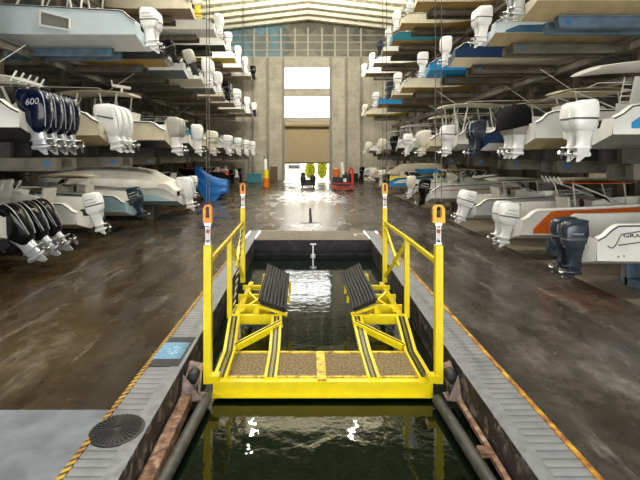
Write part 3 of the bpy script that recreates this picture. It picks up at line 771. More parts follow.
# left, third tier
b = B_('L', 19.6, 151, ZL3L, 'large ice blue hull with two white outboards, nearest on left third tier', 3, hull=ICEB, deck=WHITE, bottom=GREYW, eng=E(2,'round',EWHITE,EWHITE,DECALW), L=10, B=2.9, h0=1.35, h1=1.9, top='tower', ttz=2.9, tx=(2.2,4.4), esp=.55, k=1.02)
for sg in (-1, 1):
    q = MB()
    q.bar((3.95, sg*1.47, 1.32), (3.95, sg*1.47, .72), .10, .05); q.bar((3.95, sg*1.47, 1.30), (2.75, sg*1.47, .98), .10, .05); q.bar((2.75, sg*1.47, 1.0), (2.75, sg*1.47, .55), .10, .05); q.bar((3.95, sg*1.47, .72), (2.75, sg*1.47, .5), .08, .05)
    q.build('side_door_frame', WHITE, b, smooth=False)
    q = MB(); q.add([(3.9, sg*1.475, .78), (2.8, sg*1.475, .58), (2.8, sg*1.475, .95), (3.9, sg*1.475, 1.22), (3.9, sg*1.46, .78), (2.8, sg*1.46, .58), (2.8, sg*1.46, .95), (3.9, sg*1.46, 1.22)], [(0,1,2,3),(7,6,5,4),(0,4,5,1),(1,5,6,2),(2,6,7,3),(3,7,4,0)]); q.build('side_door', GREYB, b, smooth=False)
b = B_('L', 23.0, 171, ZL3L, 'ochre bottomed boat with a small black outboard on left third tier', 3, hull=BLACKG, bottom=OCHB, eng=E(1,'round',EBLACK), tilt=.45, top='low', L=7.5, k=0.75, scale=1)
b = B_('L', 26.5, 191, ZL3L, 'boat with a grey outboard, third along left third tier', 3, hull=GREYW, bottom=GREYB, eng=E(1,'tall',EGREY,DARKM), tilt=.35, top='low', L=8)
b = B_('L', 29.8, 208, ZL3L, 'boat with two tall white outboards, fourth along left third tier', 3, bottom=CREAM, eng=E(2,'tall',EWHITE), top='low', L=8, k=1.05)
b = B_('L', 33.2, 218, ZL3L, 'boat with one white outboard, fifth along left third tier', 3, bottom=GREYB, eng=E(1,'tall',EWHITE), top='low', L=8)
b = B_('L', 37.6, 227, ZL3L, 'boat with two black outboards, sixth along left third tier', 3, bottom=TANB, hull=CREAM, eng=E(2,'round',EBLACK), top='low', L=8)
b = B_('L', 41.2, 237, ZL3L-.1, 'boat with two white outboards, seventh along left third tier', 3, bottom=TANB, eng=E(2,'round',EWHITE), top='low', L=8)
b = B_('L', 46.5, 247, ZL3L-.1, 'tan bottomed boat next to last on the left third tier', 3, bottom=TANB, eng=E(1,'tall',EWHITE), top='low', L=7)
b = B_('L', 51.2, 254, ZL3L-.1, 'boat with a white and navy outboard last on left third tier', 3, eng=E(1,'tall',EWHITE,ENAVY), top='low', L=7)
# left, top tier
b = B_('L', 27.5, 197, ZL4L-.5, 'cream boat with a yellowish outboard, nearest on left top tier', 4, hull=CREAM, bottom=BROWNB, eng=E(1,'round',ECREAM,YELB), top='low', L=8)
b = B_('L', 33.6, 219, ZL4L, 'boat with two white outboards, second along left top tier', 4, bottom=GREYW, eng=E(2,'tall',EWHITE), top='low', L=8, k=.95)
b = B_('L', 38.2, 228, ZL4L, 'boat with one white outboard, third along left top tier', 4, bottom=DARKB, eng=E(1,'round',EWHITE), top='low', L=8)
b = B_('L', 43.0, 238, ZL4L, 'yellow bottomed boat with a white outboard on left top tier', 4, bottom=YELB, eng=E(1,'tall',EWHITE), top='low', L=8)
b = B_('L', 47.6, 245, ZL4L, 'tan boat with a white outboard next to last on left top tier', 4, bottom=TANB, eng=E(1,'tall',EWHITE), top='low', L=7)
b = B_('L', 52.0, 253, ZL4L-.1, 'boat with a dark outboard last on the left top tier', 4, bottom=TANB, eng=E(1,'round',EBLACK), top='low', L=7)
# right, floor
gb = B_('R', 10.0, 570, .25, 'white boat with lettered side and two slate blue outboards, nearest on right', 1, bottom=GREYW, eng=E(2,'round',EBLUE,EBLUE,None), esp=.62, tilt=.0, top='none', L=8, B=2.5, h0=1.38, h1=1.7, keel_off=.44, text='YAMAHA', k=.72)
b = B_('R', 13.3, 505, .22, 'orange and white boat with T-top, rod holders and two white outboards', 1, hull=WHITE, stripe=(.06,.93), stripe_mat=ORANGE, s0=.30, bottom=WHITE, rail=WHITE, eng=E(2,'round',EWHITE,EWHITE,DECALW), esp=.6, tilt=.15, top='ttop', tx=(1.9,4.4), ttz=2.35, topmat=CREAM, under=ORANGE, L=8.8, h0=1.30, h1=1.85, k=0.74, rods=True)
OB = b
for sg in (-1, 1):
    q = MB(); q.loft([sup(3.55, 0, .22, .08, 20, 2.2), sup(3.55, .012, .22, .08, 20, 2.2)]); q.v = [Vector((v.x, sg*(.427+v.z), 1.22+v.y)) for v in q.v]; q.build('console_window', GLASS, OB)
q = MB(); q.box((3.9,0,2.55),(.9,.35,.22)); q.build('radar_box', CREAM, OB)
b = B_('R', 16.6, 465, .36, 'white boat with pale T-top and two white outboards behind the orange boat', 1, hull=GREYW, bottom=WHITE, eng=E(2,'round',EWHITE,EWHITE,DECALW), esp=.5, tilt=.30, top='ttop', tx=(1.3,3.6), ttz=2.1, L=8, k=0.7, scale=1)
b = B_('R', 22.0, 424, .40, 'long white boat with folding bimini frame and a black outboard', 1, hull=WHITE, bottom=GREYW, stripe=(.60,.66), stripe_mat=DECALR, eng=E(1,'round',EBLACK,EBLACK,DECALW), tilt=.15, top='bimini', ttz=2.1, L=9, k=0.76, scale=1)
b = B_('R', 25.2, 411, .50, 'low boat with a grey-white outboard behind the bimini boat', 1, hull=GREYW, eng=E(1,'tall',ECREAM,EWHITE), tilt=.1, top='low', L=7, h0=1.0)
b = B_('R', 29.5, 386, .55, 'blue white and yellow boat with a black outboard on right floor', 1, hull=AZURE, bottom=WHITE, stripe=(.35,.75), stripe_mat=WHITE, deck=YELB, eng=E(1,'round',EBLACK,REDP), top='wind', L=8, k=0.66, scale=1)
q = MB(); q.box((4.3,0,1.75),(2.2,1.9,.5)); q.build('cabin_canvas', CANVBL, b)
b = B_('R', 35.0, 382, .5, 'boat under a taupe canvas cover on the right floor', 1, hull=WHITE, eng=E(1,'round',ECREAM), top='cover', ttz=.98, topmat=CANVT, L=9)
b = B_('R', 40.2, 372, .55, 'boat with two cream outboards, next to last on the right floor', 1, hull=CREAM, eng=E(2,'wedge',ECREAM), tilt=.3, top='low', L=7)
b = B_('R', 46.0, 362, .5, 'boat with a black outboard last on the right floor', 1, hull=GREYW, eng=E(1,'round',EBLACK), top='low', L=6)
# right, second tier
RA = B_('R', 9.75, 580, 2.86, 'white cabin boat with blue side panel and two big white outboards', 2, hull=WHITE, bottom=GREYB, stripe=(.2,.85), stripe_mat=AZURE, eng=E(2,'round',EWHITE,EWHITE,None), esp=.52, tilt=.03, top='cabin', tx=(1.5,4.2), ttz=2.35, L=10, B=2.9, h0=1.2)
RB = B_('R', 12.6, 515, 2.9, 'boat whose three outboards wear one black canvas hood', 2, bottom=TANB, eng=E(3,'round',EGREY,EWHITE,None), esp=.42, tilt=.05, top='ttop', tx=(1.5,3.6), ttz=2.2, topmat=CREAM, L=9, B=2.9, h0=1.35)
q = MB()
q.loft([[(x*1.0-.02, y, z + (.05*math.sin(9*y+4*x))) for x, y, z in pp] for pp in (
    [(a-.02, b_, 1.02-.1*(a < -.3)) for a, b_, _ in sup(-.02, 0, .50, .82, 24, 4)],
    [(a, b_, 1.35) for a, b_, _ in sup(-.02, 0, .47, .80, 24, 4)],
    [(a, b_, 1.62) for a, b_, _ in sup(0.02, 0, .42, .74, 24, 4)],
    [(a, b_, 1.80) for a, b_, _ in sup(.05, 0, .30, .6, 24, 3)],
    [(a, b_, 1.83) for a, b_, _ in sup(.05, 0, .1, .3, 24, 3)])])
hood = q.build('motor_hood', CANVB, RB, ang=60); hood.location = (-.02, 0, -.13)
b = B_('R', 15.6, 476, 2.9, 'boat with two slate blue outboards, third along right second tier', 2, hull=NAVY, bottom=WHITE, eng=E(2,'round',EBLUE), esp=.5, top='ttop', ttz=2.2, topmat=CREAM, L=9)
b = B_('R', 18.7, 448, 2.95, 'boat with two white outboards and raised T-top, fourth along right second tier', 2, bottom=GREYW, eng=E(2,'round',EWHITE), esp=.5, top='tower', tx=(-.2,2.4), ttz=2.5, topmat=CREAM, L=9)
b = B_('R', 22.4, 423, 2.95, 'boat with two cream outboards, fifth along right second tier', 2, hull=CREAM, bottom=TANB, eng=E(2,'wedge',ECREAM), top='tower', tx=(.8,2.4), ttz=2.3, topmat=CREAM, L=9)
b = B_('R', 26.0, 408, 2.95, 'grey boat with a raked windscreen, sixth along right second tier', 2, hull=GREYW, bottom=GREYB, eng=E(1,'round',EWHITE), top='wind', L=8)
b = B_('R', 30.0, 394, 3.0, 'boat with a black outboard, seventh along right second tier', 2, hull=WHITE, bottom=DARKB, eng=E(1,'round',EBLACK), top='tower', tx=(1,2.6), ttz=2.3, L=8)
b = B_('R', 35.6, 381, 3.0, 'boat with two tilted cream outboards, eighth along right second tier', 2, hull=GREYW, eng=E(2,'wedge',ECREAM), tilt=.3, top='tower', tx=(1,2.6), ttz=2.2, L=8)
b = B_('R', 43.5, 367, 3.0, 'boat with a cream outboard last on the right second tier', 2, eng=E(1,'wedge',ECREAM), tilt=.4, top='low', L=7)
# right, third tier
b = B_('R', 12.5, 517, ZL3R-.05, 'cream hull with two silver white outboards, nearest on right third tier', 3, hull=CREAM, bottom=TANB, eng=E(2,'round',EWHITE,ESILV), esp=.56, top='low', L=9, B=2.8)
b = B_('R', 15.2, 482, ZL3R-.1, 'boat with two white outboards and blue topsides on right third tier', 3, hull=ICEB, bottom=TANB, eng=E(2,'round',EWHITE), esp=.5, top='low', L=9, stripe=(.0,.4), stripe_mat=BLUEB)
b = B_('R', 18.8, 446, ZL3R-.1, 'navy hull with one tall white outboard, third along right third tier', 3, hull=NAVY, bottom=CREAM, eng=E(1,'tall',EWHITE,EWHITE), top='low', L=9)
b = B_('R', 22.5, 423, ZL3R+.1, 'bright blue hull with one white outboard, fourth along right third tier', 3, hull=AZURE, bottom=AZURE, eng=E(1,'round',EWHITE), top='low', L=9)
b = B_('R', 28.6, 398, ZL3R+.2, 'boat with one white outboard, fifth along right third tier', 3, hull=CREAM, bottom=OCHB, eng=E(1,'round',EWHITE), top='low', L=8)
b = B_('R', 32.0, 389, ZL3R+.2, 'boat with two dark outboards, sixth along right third tier', 3, hull=CREAM, bottom=TANB, eng=E(2,'round',EBLUE), top='low', L=8)
b = B_('R', 37.8, 376, ZL3R+.25, 'boat with two white outboards next to last on right third tier', 3, hull=AZURE, bottom=OCHB, eng=E(2,'round',EWHITE), top='low', L=8)
b = B_('R', 45.8, 364.5, ZL3R+.15, 'boat with a white outboard last on the right third tier', 3, hull=CREAM, bottom=YELB, eng=E(1,'round',ECREAM), top='low', L=7, tilt=.3)
# right, top tier
b = B_('R', 20.0, 437, ZL4R, 'ochre bottomed boat nearest on the right top tier', 4, hull=CREAM, bottom=OCHB, eng=E(1,'round',EWHITE), top='low', L=8)
b = B_('R', 25.6, 411, ZL4R, 'boat with two big white outboards, second along right top tier', 4, hull=CREAM, deck=AZURE, bottom=OCHB, eng=E(2,'tall',EWHITE), top='low', L=8, k=.8)
b = B_('R', 29.4, 397, ZL4R, 'boat with two white outboards, third along right top tier', 4, hull=CREAM, bottom=OCHB, eng=E(2,'tall',EWHITE), top='low', L=8)
b = B_('R', 33.6, 389, ZL4R, 'teal hulled boat with a white outboard on right top tier', 4, hull=TEAL, bottom=OCHB, eng=E(1,'round',EWHITE), top='low', L=8)
b = B_('R', 37.0, 380, ZL4R, 'boat with a navy outboard, fifth along right top tier', 4, hull=WHITE, bottom=TANB, eng=E(1,'round',ENAVY,DARKM), top='low', L=8)
b = B_('R', 41.6, 372, ZL4R, 'boat with two white outboards next to last on right top tier', 4, hull=WHITE, bottom=TANB, eng=E(2,'tall',EWHITE), top='low', L=8)
b = B_('R', 46.6, 364, ZL4R, 'boat with two white outboards last on the right top tier', 4, hull=WHITE, bottom=OCHB, eng=E(2,'round',EWHITE), top='low', L=7)

# hull lettering and outline on the nearest right boat
def side_panel(root, L, B, h0, h1):
    ST = stations(L, B, h0, h1)
    q = MB()
    def P(x, f):
        i = next(i for i in range(len(ST)-1) if ST[i][1] <= x <= ST[i+1][1])
        w = (x-ST[i][1])/(ST[i+1][1]-ST[i][1]); s_ = [a+(b-a)*w for a, b in zip(ST[i], ST[i+1])]
        t, xx, bs, bc, zk, zc, zs = s_
        PP = [(0, bc+.05, zc+.012), (.4, bc*.55+bs*.45-.01*bs+.02, zc*.6+zs*.4), (.75, bc*.2+bs*.8, zc*.25+zs*.75), (1, bs, zs)]
        for (a, y1, z1), (b, y2, z2) in zip(PP, PP[1:]):
            if a <= f <= b:
                u = (f-a)/(b-a); return Vector((.45+x, -(y1+(y2-y1)*u+.006), z1+(z2-z1)*u))
    for sgn in (1, -1):
        for path in ([(.0,.72),(.06,.62),(.13,.55),(.22,.62),(.36,.87),(1.2,.88),(2.2,.885),(3.2,.89)], [(.30,.56),(1.2,.57),(2.2,.575),(3.2,.58)]):
            pts = [P(*a) for a in path]
            if sgn < 0: pts = [Vector((p.x, -p.y, p.z)) for p in pts]
            q = MB(); q.tube(pts, .02, 6); q.build('hull_outline', DECAL, root)
    p = P(1.22, .70)
    tt = text_mesh('hull_lettering', 'GRADY-WHITE', .155, BLACKG, root, (p.x, p.y-.012, p.z), (PI/2-.10, 0, 0), .004); 
    wdt = max(v.co.x for v in tt.data.vertices)-min(v.co.x for v in tt.data.vertices); tt.scale = (1.62/wdt, 1, 1)
    for xx in (.30, .46):
        p = P(xx, .16); q = MB(); q.lathe([(.025,-.01),(.025,.02)], (p.x, p.y, p.z), 10, 'y'); q.build('drain_fitting', DECAL, root)
side_panel(gb, 8, 2.5, 1.38, 1.7)

# ------------------------------------------------------------------ steel racks
PADM = mat('bunk pad', (.05,.048,.042), .9)
def rack(side):
    sd = -1 if side == 'L' else 1
    root = empty('boat_rack', (sd*(12.2 if sd < 0 else 10.6), 5.0, 0))
    tag(root, 'grey steel cantilever boat rack along the %s side of the aisle' % ('left' if sd < 0 else 'right'), 'rack', 'steel boat racks')
    ox, oy = sd*(12.2 if sd < 0 else 10.6), 5.0
    lv = {2: 3.08, 3: (7.75 if sd < 0 else 6.93), 4: (11.70 if sd < 0 else 11.45)}
    # storey posts stand in the gaps between the boats of their own tier
    tops = [0, lv[2]-.19, lv[3]-.19, lv[4]-.19, lv[4]+3.6]; bots = [lv[2]-.53, lv[3]-.53, lv[4]-.53]
    for tier in (1, 2, 3, 4):
        z0 = tops[tier-1]; z1 = bots[tier-1] if tier < 4 else tops[4]
        colm = MB()
        for (cx, cy, w, d) in ((0,-.11,.24,.03),(0,.11,.24,.03),(0,0,.03,.2)): colm.box((cx, cy, (z0+z1)/2), (w, d, z1-z0))
        colme = colm.mesh('column', RACKM, smooth=False)
        occ = [(b[2]-b[7]/2-(.55 if b[2] < 18 else .24), b[2]+b[7]/2+.20) for b in BOATS if b[0] == side and b[1] == tier]
        cost = lambda v: sum(max(0, min(v-a, c-v)) for a, c in occ if a < v < c)
        ys = []; y = 9.7 if sd < 0 else 11.6
        while y < 53:
            best = min((cost(y+t*.05) + abs(t)*.002, y+t*.05) for t in range(-36, 37))
            ys.append(best[1]); y = best[1] + 3.45
        for dx in (0, 4.6):
            for y in ys:
                o = link('column', colme, root); o.location = (sd*(dx if sd > 0 else dx*.8), y-oy, 0)
    for dx in (0, 4.6):
        for t, z in lv.items():
            q = MB(); zc = z-.36
            q.box((sd*(dx-.2), 24.5, zc), (.05, 50, .34)).box((sd*(dx-.2), 24.5, zc+.16), (.2, 50, .03)).box((sd*(dx-.2), 24.5, zc-.16), (.2, 50, .03))
            q.build('longitudinal_beam', RACKL if t == 3 else RACKM, root, smooth=False)
    cache = {}
    for (s_, tier, d, X, z, kk, zk, bw) in BOATS:
        if s_ != side or tier == 1: continue
        xe = {('L',2): -6.55, ('L',3): -8.5, ('L',4): -8.4, ('R',2): 6.9, ('R',3): 6.9, ('R',4): 7.0}[(side, tier)]
        if side == 'L' and tier == 2 and d > 18: xe = -7.0
        L = 16.0 - abs(xe)
        m = RACKB if (side == 'R' and tier == 3 and d < 14) or (side == 'L' and tier == 3 and d < 20) else (RACKL if d < 17 else RACKM)
        key = (round(L, 2), m.name)
        if key not in cache:
            q = MB(); c = sd*L/2
            q.box((c, 0, -.17), (L, .04, .34)).box((c, 0, -.015), (L, .24, .03)).box((c, 0, -.325), (L, .24, .03)).box((sd*.01, 0, -.17), (.02, .24, .34)).box((c, .08, -.17), (L, .02, .32))
            cache[key] = q.mesh('bunk_beam', m, smooth=False)
        zt = (z - .03) if tier == 2 else zk + .04*kk
        for s2 in (-.42*kk, .42*kk):
            o = link('bunk_beam', cache[key], root); o.location = (xe-ox, d+s2-oy, zt)
            if (s2 < 0) and d < 24:
                q = MB(); q.box((sd*.30, -.026, -.15), (.14, .012, .12))
                st = q.build('beam_sticker', STICK, o, smooth=False)
            if tier == 2:
                q = MB(); hp = zk + .01*kk - zt; q.box((X + sd*(.9*kk) - xe + sd*1.2, 0, hp/2), (2.4, .14, hp)); q.build('bunk_pad', PADM, o, smooth=False)
        # cross bearers tie the bunk to the longitudinals
    return root
rack('L'); rack('R')

# stands under the boats on the floor
for (s_, tier, d, X, z, kk, zk, bw) in BOATS:
    if tier != 1: continue
    sd = -1 if s_ == 'L' else 1
    k = 0
    for dx in (1.6, 4.6):
        xx = X + sd*dx
        if abs(xx) / d > .95: continue
        zt = zk + .05*kk; w2 = .42*kk
        q = MB(); q.box((0, -w2, zt/2), (.3, .2, zt)).box((0, w2, zt/2), (.3, .2, zt)).box((0, 0, .09), (.3, 2*w2, .18))
        o = q.build('boat_stand', RACKB if d < 14 else RACKM, smooth=False); o.location = (xx, d, 0)
        wh = {11.7: 'the boat with black motors', 14.4: 'the boat with one white motor', 17.7: 'the pale blue boat', 21.2: 'the canvas covered boat', 26.5: 'the dark blue runabout', 38.0: 'the small red decked boat', 42.0: 'the far boat with black motors',
              10.0: 'the lettered white boat', 13.3: 'the orange boat', 16.6: 'the boat behind the orange one', 22.0: 'the bimini boat', 25.2: 'the low grey boat', 29.5: 'the blue and yellow boat', 35.0: 'the taupe covered boat', 40.2: 'the boat with cream motors', 46.0: 'the last boat on the right'}[d]
        tag(o, '%s steel block stand under %s, %s its stern' % ('blue' if d < 14 else 'grey', wh, 'nearer' if dx < 2 else 'farther from'), 'stand', 'stands under the floor boats')

# ------------------------------------------------------------------ lift platform
lift = empty('boat_lift_platform', (.173, 6.40, -.287)); lift.scale = (.865, .865, .865)
tag(lift, 'yellow steel boat lift platform with posts and black bunks in the basin', 'boat lift')
LO = Vector((.2, 7.4, -.8))
class LB(MB):
    def build(s, name, mats, parent=lift, smooth=True, ang=35):
        s.v = [p - LO for p in s.v] if parent is lift else s.v
        return MB.build(s, name, mats, parent, smooth, ang)
FL, FR = -1.60, 2.10; YF, YB = 7.40, 8.50; ZD = -.80
q = LB(); q.box(((FL+FR)/2, YF+.06, -.915), (FR-FL, .12, .23)).box(((FL+FR)/2, YF+.02, -1.02), (FR-FL, .2, .02)); q.build('front_beam', YEL, smooth=False)
q = LB(); q.box(((FL+FR)/2, YB, -.83), (FR-FL-.1, .07, .10)); q.box(((FL+FR)/2, YF+.16, -.80), (FR-FL-.1, .06, .03)); q.build('deck_frame', YELD, smooth=False)
def stringer(name, pts, w=.24):
    q = LB()
    for a, b in zip(pts, pts[1:]):
        a = Vector(a); b = Vector(b)
        q.bar(a+Vector((0,0,-.02)), b+Vector((0,0,-.02)), w, .08)
        for s_ in (-1, 1):
            o = Vector((s_*w*.17, 0, .022)); q.bar(a+o, b+o, w*.20, .008, 1)
            o = Vector((s_*w*.46, 0, .02)); q.bar(a+o, b+o, w*.07, .05)
        q.bar(a+Vector((0,0,.024)), b+Vector((0,0,.024)), w*.06, .012, 2)
    return q.build(name, [YEL, DARKM, PIPEM], smooth=False)
for s_, xo, xi in ((-1, -1.50, -.64), (1, 2.00, 1.12)):
    stringer('stringer', [(xo, YF+.1, -.79), (xo-.02*1, YB, -.79), (xo + (-.10 if s_ < 0 else .03), 9.6, -.50)], .24)
    stringer('stringer', [(xi, YF+.1, -.79), (xi-.01, YB, -.79), (xi-.04 if s_ < 0 else xi-.06, 9.6, -.50)], .22)
# the four tread panels
for xa, xb in ((-1.38,-.75), (-.53,.225), (.245,1.0), (1.22,1.88)):
    q = LB(); q.box(((xa+xb)/2, (YF+YB)/2+.06, -.815), (xb-xa, YB-YF-.2, .03)); q.build('tread_panel', TREAD, smooth=False)
q = LB(); q.box((.235, (YF+YB)/2, -.80), (.16, YB-YF-.06, .05)); q.build('centre_strip', YELD, smooth=False)
for s_, xo, xi in ((-1, -1.66, -.58), (1, 2.12, 1.0)):
    q = LB(); q.box(((xo+xi)/2, 9.62, -.565), (abs(xi-xo), .10, .19)); q.build('cross_beam', YEL, smooth=False)
    q = LB(); q.bar((xo+(-s_)*.25, YB+.12, -.74), (xi, 9.35, -.56), .13, .12); q.bar((xo+(-s_)*.25, YB+.12, -.68), (xi, 9.35, -.50), .03, .02, 1); q.build('diagonal_brace', [YEL, DARKM], smooth=False)
    # bunk carriage behind the cross beam
    q = LB()
    q.box((xo+(-s_)*.12, 10.8, -.50), (.12, 2.4, .14)).box((xi+s_*.35, 10.6, -.52), (.10, 2.0, .12))
    for yy, hh in ((10.0,.26),(10.75,.22),(11.5,.12)): q.box(((xo+xi)/2+s_*.2, yy, -.43-hh/2+.05), (.75, .07, hh))
    q.bar((xo+(-s_)*.15, 9.8, -.46), (xi+s_*.3, 10.8, -.30), .05, .05); q.bar((xi+s_*.3, 9.8, -.46), (xo+(-s_)*.2, 10.8, -.35), .05, .05)
    q.box((xo+(-s_)*.16, 9.9, -.43), (.16,.3,.06))
    q.bar((xo+(-s_)*.12, 9.8, -.425), (xo+(-s_)*.12, 11.8, -.425), .05, .012)
    q.build('bunk_carriage', YEL, smooth=False)
    for yy in (9.72, 10.5, 11.2):
        zz = -.40 + (yy-9.72)*.19
        q = LB(); a = Vector((xo+(-s_)*.55 if s_ < 0 else 1.50, yy, zz+.10)); b = Vector((-.46 if s_ < 0 else .95, yy, zz-.10))
        q.bar(a, b, .08, .06); q.bar((a.x, yy, -.5), (a.x, yy, a.z), .07, .07); q.bar((b.x, yy, -.5), (b.x, yy, b.z), .06, .06)
        q.bar((a.x, yy, a.z), (a.x-s_*.0+ (-.1*s_*-1), yy, -.5), .05, .05)
        q.build('bunk_bracket', YEL, smooth=False)
# black tube bunks
for s_, near, far in ((-1, ((-1.06,9.62,-.17), (-.505,9.62,-.37)), ((-1.03,11.45,.16), (-.50,11.15,.0))), (1, ((1.49,9.62,-.15), (1.005,9.62,-.35)), ((1.31,11.3,.21), (.87,11.2,.02)))):
    for k in range(8):
        u = k/7
        a = Vector(near[0]).lerp(Vector(near[1]), u); b = Vector(far[0]).lerp(Vector(far[1]), u)
        pts = []
        for j in range(7):
            w = j/6; p = a.lerp(b, w); p.z += .03*math.sin(w*2*PI) + .012; pts.append(p)
        q = LB(); q.tube(pts, .036, 8); q.build('bunk_tube', RUBBER)
    q = LB(); na, nb = Vector(near[0]), Vector(near[1]); fa_, fb = Vector(far[0]), Vector(far[1])
    dn = Vector((0,0,-.03)); q.add([na+dn, nb+dn, fb+dn, fa_+dn, na+dn*2, nb+dn*2, fb+dn*2, fa_+dn*2], [(0,1,2,3),(7,6,5,4),(0,4,5,1),(1,5,6,2),(2,6,7,3),(3,7,4,0)])
    q.build('bunk_board', RUBBER, smooth=False)
# posts, rails, braces
POSTS = []
for s_, fx, mx_, rx in ((-1, -1.68, -1.72, -1.79), (1, 2.19, 2.17, 2.11)):
    q = LB(); q.box((fx, 7.39, .35), (.125, .125, 2.30)); q.box((fx + (-s_)*.09, 7.39, -.72), (.2,.16,.12)); q.build('corner_post', YEL, smooth=False)
    q = LB(); q.box((mx_, 9.67, .33), (.10, .10, 1.75)); q.build('middle_post', YEL, smooth=False)
    q = LB(); q.box((rx, 12.1, .55), (.12, .12, 2.04)); q.build('corner_post', YEL, smooth=False)
    q = LB(); q.bar((fx, 7.4, 1.20), (mx_, 9.67, 1.19), .06, .08); q.bar((mx_, 9.67, 1.19), (rx, 12.1, 1.17), .06, .08); q.build('hand_rail', YEL if s_ > 0 else YELD, smooth=False)
    q = LB(); q.bar((mx_, 9.72, 1.08), (rx, 12.05, -.30), .06, .08); q.bar((rx, 12.05, 1.05), (mx_, 10.55, .35), .06, .08); q.build('rail_brace', YEL, smooth=False)
    for x, y, z, w in ((fx, 7.39, 1.5, 1.0), (rx, 12.1, 1.57, .95)): POSTS.append((s_, x, y, z))
# twisted two-tone rope by the left rail
q = LB(); q2 = LB()
a = Vector((-1.74, 11.7, 1.10)); b = Vector((-1.66, 9.75, -.55))
for ph, mb in ((0, q), (PI, q2)):
    mb.tube([a.lerp(b, i/90) + Vector((.016*math.cos(i*.9+ph), 0, .016*math.sin(i*.9+ph))) for i in range(91)], .017, 6)
o = q.build('safety_rope', mat('rope cream', (.62,.56,.36), .8)); MB_ = q2.build('rope_strand', RUBBER); MB_.parent = o; MB_.location = (0,0,0)
# hook blocks and hoist ropes
ORG = mat('orange hook block', (.80,.28,.02), .4, var=.1); ORY = mat('amber hook block', (.80,.45,.02), .4, var=.1); REFW = mat('white sleeve', (.72,.70,.68), .5, var=.08); REDB = mat('red band', (.55,.10,.03), .5)
ROPEM = mat('hoist rope', (.13,.12,.10), .6, .3)
for i, (s_, x, y, z) in enumerate(POSTS):
    where = ('near left', 'far left', 'near right', 'far right')[i]
    x, y, z = .173 + (x-.2)*.865, 6.40 + (y-7.4)*.865, -.287 + (z+.8)*.865
    h = empty('hoist_hook', (x, y, z)); h.scale = (.865, .865, .865); tag(h, 'orange hoist hook with white turnbuckle atop the %s yellow post' % where, 'hook', 'hoist hooks above the lift posts')
    q = MB(); q.tube([(-.035,0,.01),(-.035,0,.34)], .012, 6); q.tube([(.035,0,.01),(.035,0,.34)], .012, 6); q.box((0,0,.03),(.10,.04,.05)); q.box((0,0,.36),(.11,.05,.05)); q.build('turnbuckle', STEEL, h)
    q = MB(); q.lathe([(.03,0),(.034,.02),(.034,.2),(.03,.22)], (0,0,.09), 12); q.build('sleeve', REFW, h)
    q = MB(); q.lathe([(.036,.0),(.036,.06)], (0,0,.21), 12); q.build('sleeve_band', REDB, h)
    q = MB(); m = ORY if s_ > 0 else ORG
    wd = .10 if i == 2 else .075
    ring = []
    for px, pz in ((-1,0),(-1,.8),(-.6,1),(.6,1),(1,.8),(1,0)): ring.append((px*wd, pz*.30))
    inner = [(px*.42, .09+pz*.62) for px, pz in ring]
    n = len(ring)
    for yy in (-.04, .04): pass
    vs = [(px, -.045, .38+pz) for px, pz in ring] + [(px, -.045, .38+pz) for px, pz in inner] + [(px, .045, .38+pz) for px, pz in ring] + [(px, .045, .38+pz) for px, pz in inner]
    fs = []
    for k in range(n):
        k2 = (k+1) % n
        fs += [(k, k2, n+k2, n+k), (2*n+k, 3*n+k, 3*n+k2, 2*n+k2), (k, 2*n+k, 2*n+k2, k2), (n+k, n+k2, 3*n+k2, 3*n+k)]
    q.add(vs, fs); q.build('hook_block', m, h, smooth=False)
    q = MB(); q.tube([(0,0,.36),(0,0,.50)], .02, 8); q.build('hook_shank', DARKM, h)
    r = empty('hoist_rope', (x, y, z+.575)); tag(r, 'thin dark wire rope hanging from the roof to the %s hook' % where, 'wire rope', 'hoist wire ropes')
    zt = rz(x) - .75 - (z+.575)
    for ox in ((-.045, .045) if s_ > 0 else (-.02, .02)):
        q = MB(); q.tube([(ox,0,0),(ox,0,zt)], 0.006 if y < 9 else .008, 6); q.build('rope_fall', ROPEM, r)
